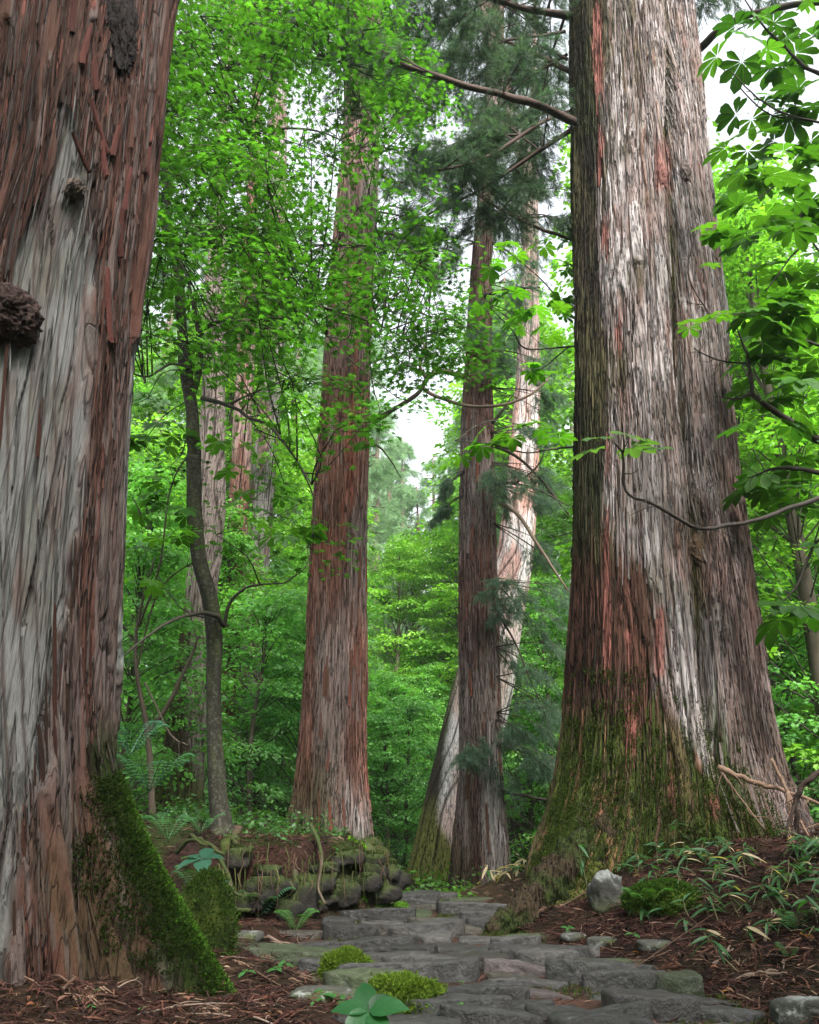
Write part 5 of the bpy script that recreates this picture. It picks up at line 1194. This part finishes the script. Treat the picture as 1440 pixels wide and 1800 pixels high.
def stick(px, py, px2, py2, rr, c, label, group=None, side=2, name='fallen_twig', lift=.012, mid=.02):
    a, b = gp(px, py), gp(px2, py2); a[2] += lift; b[2] += lift; L = np.linalg.norm(b - a); mb = MB()
    m = (a + b) / 2; m[2] = max(m[2], float(gz(m[0], m[1])) + lift) + mid * L; m[:2] += r.normal(0, .05, 2) * L
    path_ = sweep(mb, [a, m, b], [rr, rr * .8, rr * .4], 6, 12, c, .25, int(r.integers(99)))
    for j in range(side):
        k = int(r.integers(3, 9)); s = path_[k]; d = unit(b - a + r.normal(0, .5, 3) * L); e = s + d * L * r.uniform(.2, .4); e[2] = float(gz(e[0], e[1])) + lift + .02; sweep(mb, [s, (s + e) / 2 + [0, 0, .01], e], [rr * .6, rr * .45, rr * .2], 5, 6, c, .2)
    tag(mb.build(name, M['wood'], smooth=True), label, 'twig', group)
for k, (q, lab) in enumerate((((205, 1692, 262, 1643, .005), 'thin pale forked twig lying before the mossy root'), ((293, 1720, 312, 1672, .005), 'short pale twig standing in the litter right of the forked one'), ((1255, 1700, 1290, 1672, .009), 'orange-brown stick on the bare soil right of the path'),
    ((1080, 1730, 1270, 1600, .003), 'long thin grey twig running down the right slope'), ((1290, 1730, 1385, 1716, .014), 'mossy root-like stick low on the right slope'), ((1180, 1675, 1100, 1705, .005), 'thin forked twig at the right edge of the path'), ((1230, 1535, 1320, 1555, .008), 'red-brown stick under the bamboo grass'),
    ((1130, 1520, 1000, 1560, .005), 'fine pale twig across the litter at the cedar foot'), ((340, 1745, 300, 1720, .005), 'bent twig in the dark litter at bottom left'), ((110, 1745, 150, 1715, .008), 'short dark stick leaning at the foot of the left cedar'), ((1345, 1660, 1352, 1610, .009), 'small forked stick upright on the right slope'),
    ((560, 1740, 620, 1800, .016), 'thick brown root-like stick behind the seedling'), ((470, 1650, 540, 1690, .012), 'brown stick beside the fern left of the path'), ((980, 1600, 1060, 1560, .005), 'thin twig resting on litter below the cedar root'), ((240, 1790, 420, 1770, .004), 'long fine twig along the bottom left'), ((1150, 1590, 1250, 1650, .004), 'fine twig beside the mossy hump'))):
    stick(*q[:4], q[4], TWC[k % 4], lab)
r2 = np.random.default_rng(7)
for k in range(64):
    px, py = (r2.uniform(150, 560), r2.uniform(1640, 1795)) if k % 2 else (r2.uniform(1050, 1430), r2.uniform(1500, 1790))
    stick(px, py, px + r2.normal(0, 45), py + r2.normal(0, 18), r2.uniform(.002, .005), TWC[int(r2.integers(4))], 'thin dry twig lying among many on the needle litter', 'dry twigs scattered on the litter', int(r2.integers(0, 3)))
# broken branches leaning at the right foot of the cedar
fb = thing('fallen_branch', 'broken grey branch propped against the right cedar at its foot', 'branch', P(1350, 1380, 6.3))
for pts, rr in (([(1262, 1348, 6.35), (1310, 1368, 6.3), (1350, 1382, 6.25), (1395, 1396, 6.2), (1450, 1415, 6.1)], .022), ([(1262, 1350, 6.35), (1300, 1400, 6.3), (1345, 1458, 6.2)], .008), ([(1355, 1334, 6.2), (1385, 1392, 6.15), (1405, 1440, 6.1), (1422, 1470, 6.0)], .014), ([(1385, 1392, 6.15), (1388, 1440, 6.1), (1386, 1475, 6.05)], .016)): stem_to(fb, pts, rr, rr * .5, (.19, .12, .085), 'branch')
fb2 = thing('fallen_branch', 'dark curved dead branch at the right edge behind the propped grey one', 'branch', P(1420, 1400, 6.0))
for pts, rr in (([(1460, 1345, 5.9), (1425, 1368, 5.95), (1402, 1400, 6.0), (1400, 1450, 6.05), (1405, 1480, 6.1)], .022), ([(1402, 1400, 6), (1380, 1470, 6)], .012)): stem_to(fb2, pts, rr, rr * .7, (.045, .03, .025), 'branch')

# fallen leaves
r = np.random.default_rng(141)
lfm = shape_mesh('fallen_leaf', oval_leaf(.5, .25, 2), M['leaf_piece'])
def dead_leaf(px, py, s, c, label, group=None):
    g = gp(px, py) + [0, 0, .02]; a = r.uniform(0, 6.3); Rm = frames(unit(np.array([[r.normal(0, .3), r.normal(0, .3), 1]])), np.array([[math.cos(a), math.sin(a), 0]]))[0]; tag(piece('fallen_leaf', lfm, None, m4(Rm, g, s), c), label, 'leaf', group)
dead_leaf(655, 1626, .12, (.30, .13, .06), 'orange-brown leaf lying on the far paving stones'); dead_leaf(207, 1662, .09, (.3, .11, .06), 'orange leaf under the mossy root of the left cedar'); dead_leaf(12, 1690, .08, (.3, .1, .05), 'orange-red leaf at the foot of the left cedar')
dead_leaf(1408, 1650, .12, (.33, .14, .08), 'rust coloured leaf at the right edge of the slope'); dead_leaf(1272, 1752, .07, (.4, .2, .13), 'small salmon leaf beside the last paving stone')
for k in range(70):
    px, py = (r.uniform(0, 600), r.uniform(1640, 1795)) if k % 2 else (r.uniform(1020, 1440), r.uniform(1500, 1790)); dead_leaf(px, py, r.uniform(.02, .05), [(.28, .11, .06), (.2, .1, .07), (.36, .26, .17), (.12, .06, .045)][int(r.integers(4))], 'small brown dead leaf, one of many scattered on the litter', 'dead leaves on the litter')

# ------------------------------------------------------------------ small plants
def frond_mesh(seed, n=17):
    r = np.random.default_rng(seed); mb = MB(); y = np.linspace(.12, 1, n); arc = lambda t: np.array([0, math.sin(t * 1.25) / 1.0, .55 * math.sin(t * 2.2) * .75])
    pts = [arc(t) for t in np.linspace(0, 1, 7)]; sweep(mb, pts, np.linspace(.012, .003, 7), 3, 10, (.1, .2, .05), cap=False)
    for t in y:
        c = arc(t); L = .27 * math.sin(math.pi * (t * .82 + .16)) ** .8 + .01
        for s in (-1, 1):
            sw = .45; d = np.array([s, sw, -.15]); w = .026
            m = c + d * L * .5; e = c + d * L + [0, 0, -.03]; mb.add([c + [0, -w * .4, 0], m + [0, -w * .7, .012], e, m + [0, w * .9, .012], c + [0, w * .6, 0]], np.array([[0, 1, 2, 3, 4]]), (.1, .2, .05))
    me = mb.mesh('frond'); me.materials.append(M['fern']); return me
FR = [frond_mesh(i) for i in range(3)]
def fern(px, py, n, L, label, c=(.045, .12, .025), at=None, arc=(0, 6.28), up=.35, seed=0):
    r = np.random.default_rng(int(px) + seed); g = gp(px, py) if at is None else at; t = thing('fern', label, 'fern', g)
    for i in range(n):
        a = arc[0] + (arc[1] - arc[0]) * (i + r.uniform(-.3, .3)) / n; f = np.array([math.cos(a), math.sin(a), r.uniform(.0, .35) + up * .3]); Rm = frames(np.array([[-f[0] * .35, -f[1] * .35, 1]]), f[None])[0]
        piece('frond', FR[int(r.integers(3))], t, m4(Rm, g + [0, 0, .01], L * r.uniform(.75, 1.15)), np.array(c) * r.uniform(.75, 1.3))
fern(455, 1618, 7, .27, 'fern with arching fronds left of the path below the stone bank', (.035, .10, .045)); fern(520, 1640, 6, .22, 'low bright fern at the left path edge in front of the bank', (.05, .14, .03)); fern(395, 1600, 5, .2, 'small bluish fern at the foot of the root mound', (.04, .11, .06))
fern(265, 1400, 7, .34, 'fern growing behind the mossy root of the left cedar', (.04, .12, .05), P(262, 1395, 5.6), up=.6); fern(225, 1320, 6, .36, 'upper bluish fern close beside the left cedar trunk', (.035, .11, .06), P(228, 1330, 5.8), up=.8); fern(300, 1480, 6, .22, 'small fern among the roots beside the mossy root', (.04, .12, .04), P(295, 1480, 5.6))
fern(1145, 1608, 7, .2, 'light green fern between the lichen boulder and the mossy hump', (.06, .17, .03)); fern(690, 1805, 5, .1, 'tiny fern under the seedling at the bottom edge', (.05, .18, .03)); fern(780, 1800, 4, .1, 'tiny bright fern right of the mossy rock in front', (.05, .16, .03)); fern(1400, 1640, 5, .14, 'low fern at the right edge of the slope', (.04, .11, .03))
fern(1390, 1690, 4, .09, 'tiny fern on the bare soil at right', (.04, .11, .03)); fern(300, 1560, 5, .2, 'dark fern leaning over the mossy root', (.03, .09, .03), P(345, 1575, 5.2))
OV = shape_mesh('seedling_leaf', oval_leaf(.62, .1, 4), M['leaf_piece'], True); OV2 = shape_mesh('herb_leaf', oval_leaf(.5, .1, 2), M['leaf_piece'], True)
def herb(px, py, n, L, label, c, h=.06, me=None, at=None, group=None, name='seedling'):
    g = gp(px, py) if at is None else at; t = thing(name, label, 'plant', g, group); mb = MB(); top = g + [r.normal(0, .01), r.normal(0, .01), h]; sweep(mb, [g, (g + top) / 2 + [.004, 0, 0], top], [.003, .0025, .002], 4, 5, (.09, .07, .04), cap=False); mb.build('stem', M['wood'], t)
    a0 = r.uniform(0, 6)
    for i in range(n):
        a = a0 + 6.28 * i / n + r.normal(0, .2); f = np.array([math.cos(a), math.sin(a), .15]); Rm = frames(np.array([[-f[0] * .12, -f[1] * .12 - .25, 1]]) + r.normal(0, .12, (1, 3)), f[None])[0]
        piece('leaf', me or OV2, t, m4(Rm, top - [0, 0, r.uniform(0, .012)], L * r.uniform(.75, 1.15)), np.array(c) * r.uniform(.85, 1.2))
g = P(650, 1790, 2.72); g[2] = float(gz(g[0], g[1])); r = np.random.default_rng(151)
t = thing('seedling', 'large-leaved green seedling in front at the bottom edge beside the mossy rock', 'plant', g); mb = MB(); top = P(648, 1778, 2.72); sweep(mb, [g, (g + top) / 2, top], [.004, .003, .003], 5, 6, (.08, .09, .04)); mb.build('stem', M['wood'], t)
for a, L, el in ((100, .13, .55), (178, .12, .1), (225, .10, -.25), (310, .11, -.35), (350, .13, .05), (40, .09, .3)):
    f = np.array([math.cos(math.radians(a)), math.sin(math.radians(a)), el]); Rm = frames(np.array([[f[0] * -.5 + r.normal(0, .15), -.7 - .5 * f[1] + r.normal(0, .2), 1]]), f[None])[0]; piece('leaf', OV, t, m4(Rm, top - [0, 0, r.uniform(0, .02)], L * .9), np.array((.018, .085, .024)) * r.uniform(.6, 1.3))
herb(345, 1550, 5, .15, 'herb with broad bluish leaves beside the mossy root', (.035, .12, .075), .16, OV, P(350, 1560, 5.3)); herb(385, 1560, 4, .12, 'small herb with bluish leaves right of the mossy root', (.035, .12, .07), .1, OV, P(380, 1575, 5.4))
for px, py, n, L, lab in ((435, 1722, 3, .055, 'three-leaved herb in the litter below the ferns'), (480, 1715, 4, .06, 'herb with pale green leaves in the litter near the path'), (500, 1705, 3, .05, 'small herb touching the path edge on the left'), (565, 1765, 4, .07, 'herb with broad leaves left of the big seedling'), (600, 1775, 3, .06, 'small herb just behind the big seedling'), (170, 1755, 3, .018, 'clover-like seedling alone on dark litter'), (155, 1785, 3, .02, 'second clover-like seedling at bottom left'),
                          (250, 1788, 3, .02, 'tiny seedling along the bottom edge'), (540, 1775, 3, .02, 'pair of tiny round leaves on the litter'), (1000, 1640, 4, .06, 'leafy herb between stones at the right path edge'), (1110, 1650, 3, .045, 'small herb on the flat mossy stone'), (815, 1740, 3, .02, 'seedling in a joint of the paving')): herb(px, py, n, L, lab, (.05, .17, .04), .035)
r = np.random.default_rng(161)
# dwarf bamboo
def lance():
    ys = np.array([0, .15, .4, .7, 1]); w = np.array([.01, .075, .1, .07, .003]); v = []
    for y, q in zip(ys, w): v += [(-q, y, .03 - .4 * y * y), (0, y, -.4 * y * y), (q, y, .03 - .4 * y * y)]
    return np.array(v), grid_faces(5, 3)
LN = shape_mesh('bamboo_leaf', lance(), M['leaf_piece'], True)
def sasa(g, h, n, label, group, dry=.1, L=(.06, .13)):
    t = thing('dwarf_bamboo', label, 'plant', g, group); mb = MB(); top = g + [r.normal(0, .05), r.normal(0, .05), h]; sweep(mb, [g, (g + top) / 2 + r.normal(0, .01, 3), top], [.003, .0025, .0015], 4, 6, (.16, .15, .08), cap=False); mb.build('stem', M['wood'], t)
    for i in range(n):
        a = r.uniform(0, 6.3); f = np.array([math.cos(a), math.sin(a), r.uniform(-.1, .5)]); Rm = frames(np.array([[0, -.2, 1]]) + r.normal(0, .25, (1, 3)), f[None])[0]
        c = np.array((.42, .34, .22)) if r.random() < dry else greens(1, r, (.03, .09, .025), (.06, .15, .06))[0]; piece('leaf', LN, t, m4(Rm, g + (top - g) * r.uniform(.55, 1), r.uniform(*L)), c)
for k in range(104):
    px, py = r.uniform(1120, 1440), 1490 + 165 * r.random() ** 1.3
    if k % 4 == 0: px, py = r.uniform(1020, 1250), r.uniform(1480, 1540)
    sasa(gp(px, py), r.uniform(.04, .15), int(r.integers(4, 8)), 'low dwarf bamboo with narrow green leaves on the slope below the right cedar', 'dwarf bamboo on the right slope')
for px, py, Y, lab in ((1030, 1475, 6.3, 'dwarf bamboo sprig before the mossy bark at left of the big cedar foot'), (1180, 1440, 6.35, 'tall dwarf bamboo sprig before the middle of the mossy cedar foot'), (1290, 1640, 4.4, 'dwarf bamboo with one wide pale leaf low on the right slope')):
    g = P(px, py, Y); g[2] = float(gz(g[0], g[1])); sasa(g, max(.12, P(px, py, Y)[2] - g[2]), 7, lab, None, .05)
for k in range(34):
    x, y = r.uniform(.75, 1.5), r.uniform(8.2, 11.5)
    if k % 3 == 0: x, y = r.uniform(1.2, 2.2), r.uniform(10.5, 13)
    sasa(np.array([x, y, float(gz(x, y))]), r.uniform(.06, .2), 5, 'dry and green dwarf bamboo around the foot of the slender cedar', 'dwarf bamboo beyond the path bend', .6, (.1, .2))
fern(470, 1490, 5, .16, 'small fern on top of the stone bank', (.04, .12, .035), P(475, 1480, 7.2)); fern(610, 1490, 5, .14, 'small fern at the foot of the middle cedar on the bank', (.045, .13, .035), P(600, 1478, 7.8)); fern(350, 1470, 6, .22, 'fern beside the base of the slim maple', (.04, .12, .04), P(352, 1468, 6.9))
n = 5200; x = r.uniform(-3.2, -.3, n); y = r.uniform(6.75, 10.2, n); nn = fbm(x * 2.4, y * 2.4, seed=361); k = (nn > .5) & (x < -.5 - .15 * (y - 7)); x, y, nn = x[k], y[k], nn[k]; n = len(x); p = np.stack([x, y, gz(x, y) + r.random(n) * .28 * np.clip(nn - .47, 0, .3) * 4], -1)
mb = MB(); mb.scatter(*DIAM, leaf_frames(n, r, .5) * r.uniform(.025, .06, n)[:, None, None], p, greens(n, r, (.035, .10, .03), (.07, .17, .04)))
tag(mb.build('undergrowth', M['far_leaf']), 'small leafy plants covering the top of the stone bank', 'undergrowth', None, 'stuff')
# leafy ground cover beyond the bend, by the bank and under the background trees
n = 26000; y = r.uniform(8.2, 26, n); x = r.uniform(-.6, .6, n) * y; nn = fbm(x * .9, y * .9, seed=351); k = (nn > .42) & ((np.abs(x - path_c(y)) > path_h(y)) | (y > 12)) & ~((y < 10) & (x < -.3)) & ~((y < 10.5) & (x > .8)); x, y, nn = x[k], y[k], nn[k]; n = len(x)
hgt = .06 + .5 * np.clip(nn - .42, 0, .3) * ss(9, 13, y) * 2; p = np.stack([x, y, gz(x, y) + r.random(n) * hgt], -1)
mb = MB(); mb.scatter(*DIAM, leaf_frames(n, r, .5) * r.uniform(.04, .1, n)[:, None, None], p, greens(n, r, (.05, .14, .02), (.10, .24, .03)))
tag(mb.build('undergrowth', M['far_leaf']), 'bright green low undergrowth where the path bends out of sight', 'undergrowth', None, 'stuff')
n = 9000; x = r.normal(-.02, .16, n); y = r.normal(7.3, .45, n); k = (x < path_c(y) - path_h(y) + .14) & (x > -.5); x, y = x[k], y[k]; n = len(x); p = np.stack([x, y, gz(x, y) + .01], -1)
o = moss_on('grass', p, np.tile([0, 0, 1.], (n, 1)), None, r, .035, (.06, .15, .015), (.12, .25, .02)); tag(o, 'patch of bright green grass and moss on the path edge at the corner of the bank', 'grass')
# ------------------------------------------------------------------ air
def haze():
    mb = MB(); a, b = np.array([-170, -80, -3.]), np.array([170, 190, 62.]); q = [(0, 0, 0), (1, 0, 0), (1, 1, 0), (0, 1, 0), (0, 0, 1), (1, 0, 1), (1, 1, 1), (0, 1, 1)]
    mb.add([a + (b - a) * np.array(k) for k in q], np.array([[0, 3, 2, 1], [4, 5, 6, 7], [0, 1, 5, 4], [1, 2, 6, 5], [2, 3, 7, 6], [3, 0, 4, 7]]))
    m = bpy.data.materials.new('haze'); m.use_nodes = True; n = m.node_tree.nodes; n.remove(n['Principled BSDF']); v = n.new('ShaderNodeVolumePrincipled')
    v.inputs['Color'].default_value = (.82, .96, .90, 1); v.inputs['Density'].default_value = HAZE; v.inputs['Anisotropy'].default_value = .2
    m.node_tree.links.new(v.outputs['Volume'], n['Material Output'].inputs['Volume']); tag(mb.build('haze', m), 'thin pale mist between the trees', 'haze', None, 'stuff')
HAZE = 0.0008
if HAZE > 0: haze()
# ------------------------------------------------------------------ the forest goes on, unseen, round the viewer; added to block sky light
r = np.random.default_rng(171)
for k in range(26):
    a = math.radians(70 + 220 * (k + .5) / 26 + r.uniform(-3, 3)); d = r.uniform(6, 15); x, y = math.sin(a) * d, math.cos(a) * d
    place([B1, CE[0], B3, CE[1], B2][k % 5], 'unseen_forest_tree', 'leafy forest tree beside or behind the viewer, outside the picture, added to block sky light', x, y, .7 if k % 5 in (1, 3) else 1.2, r.uniform(0, 6.3), 'forest trees around the viewer')
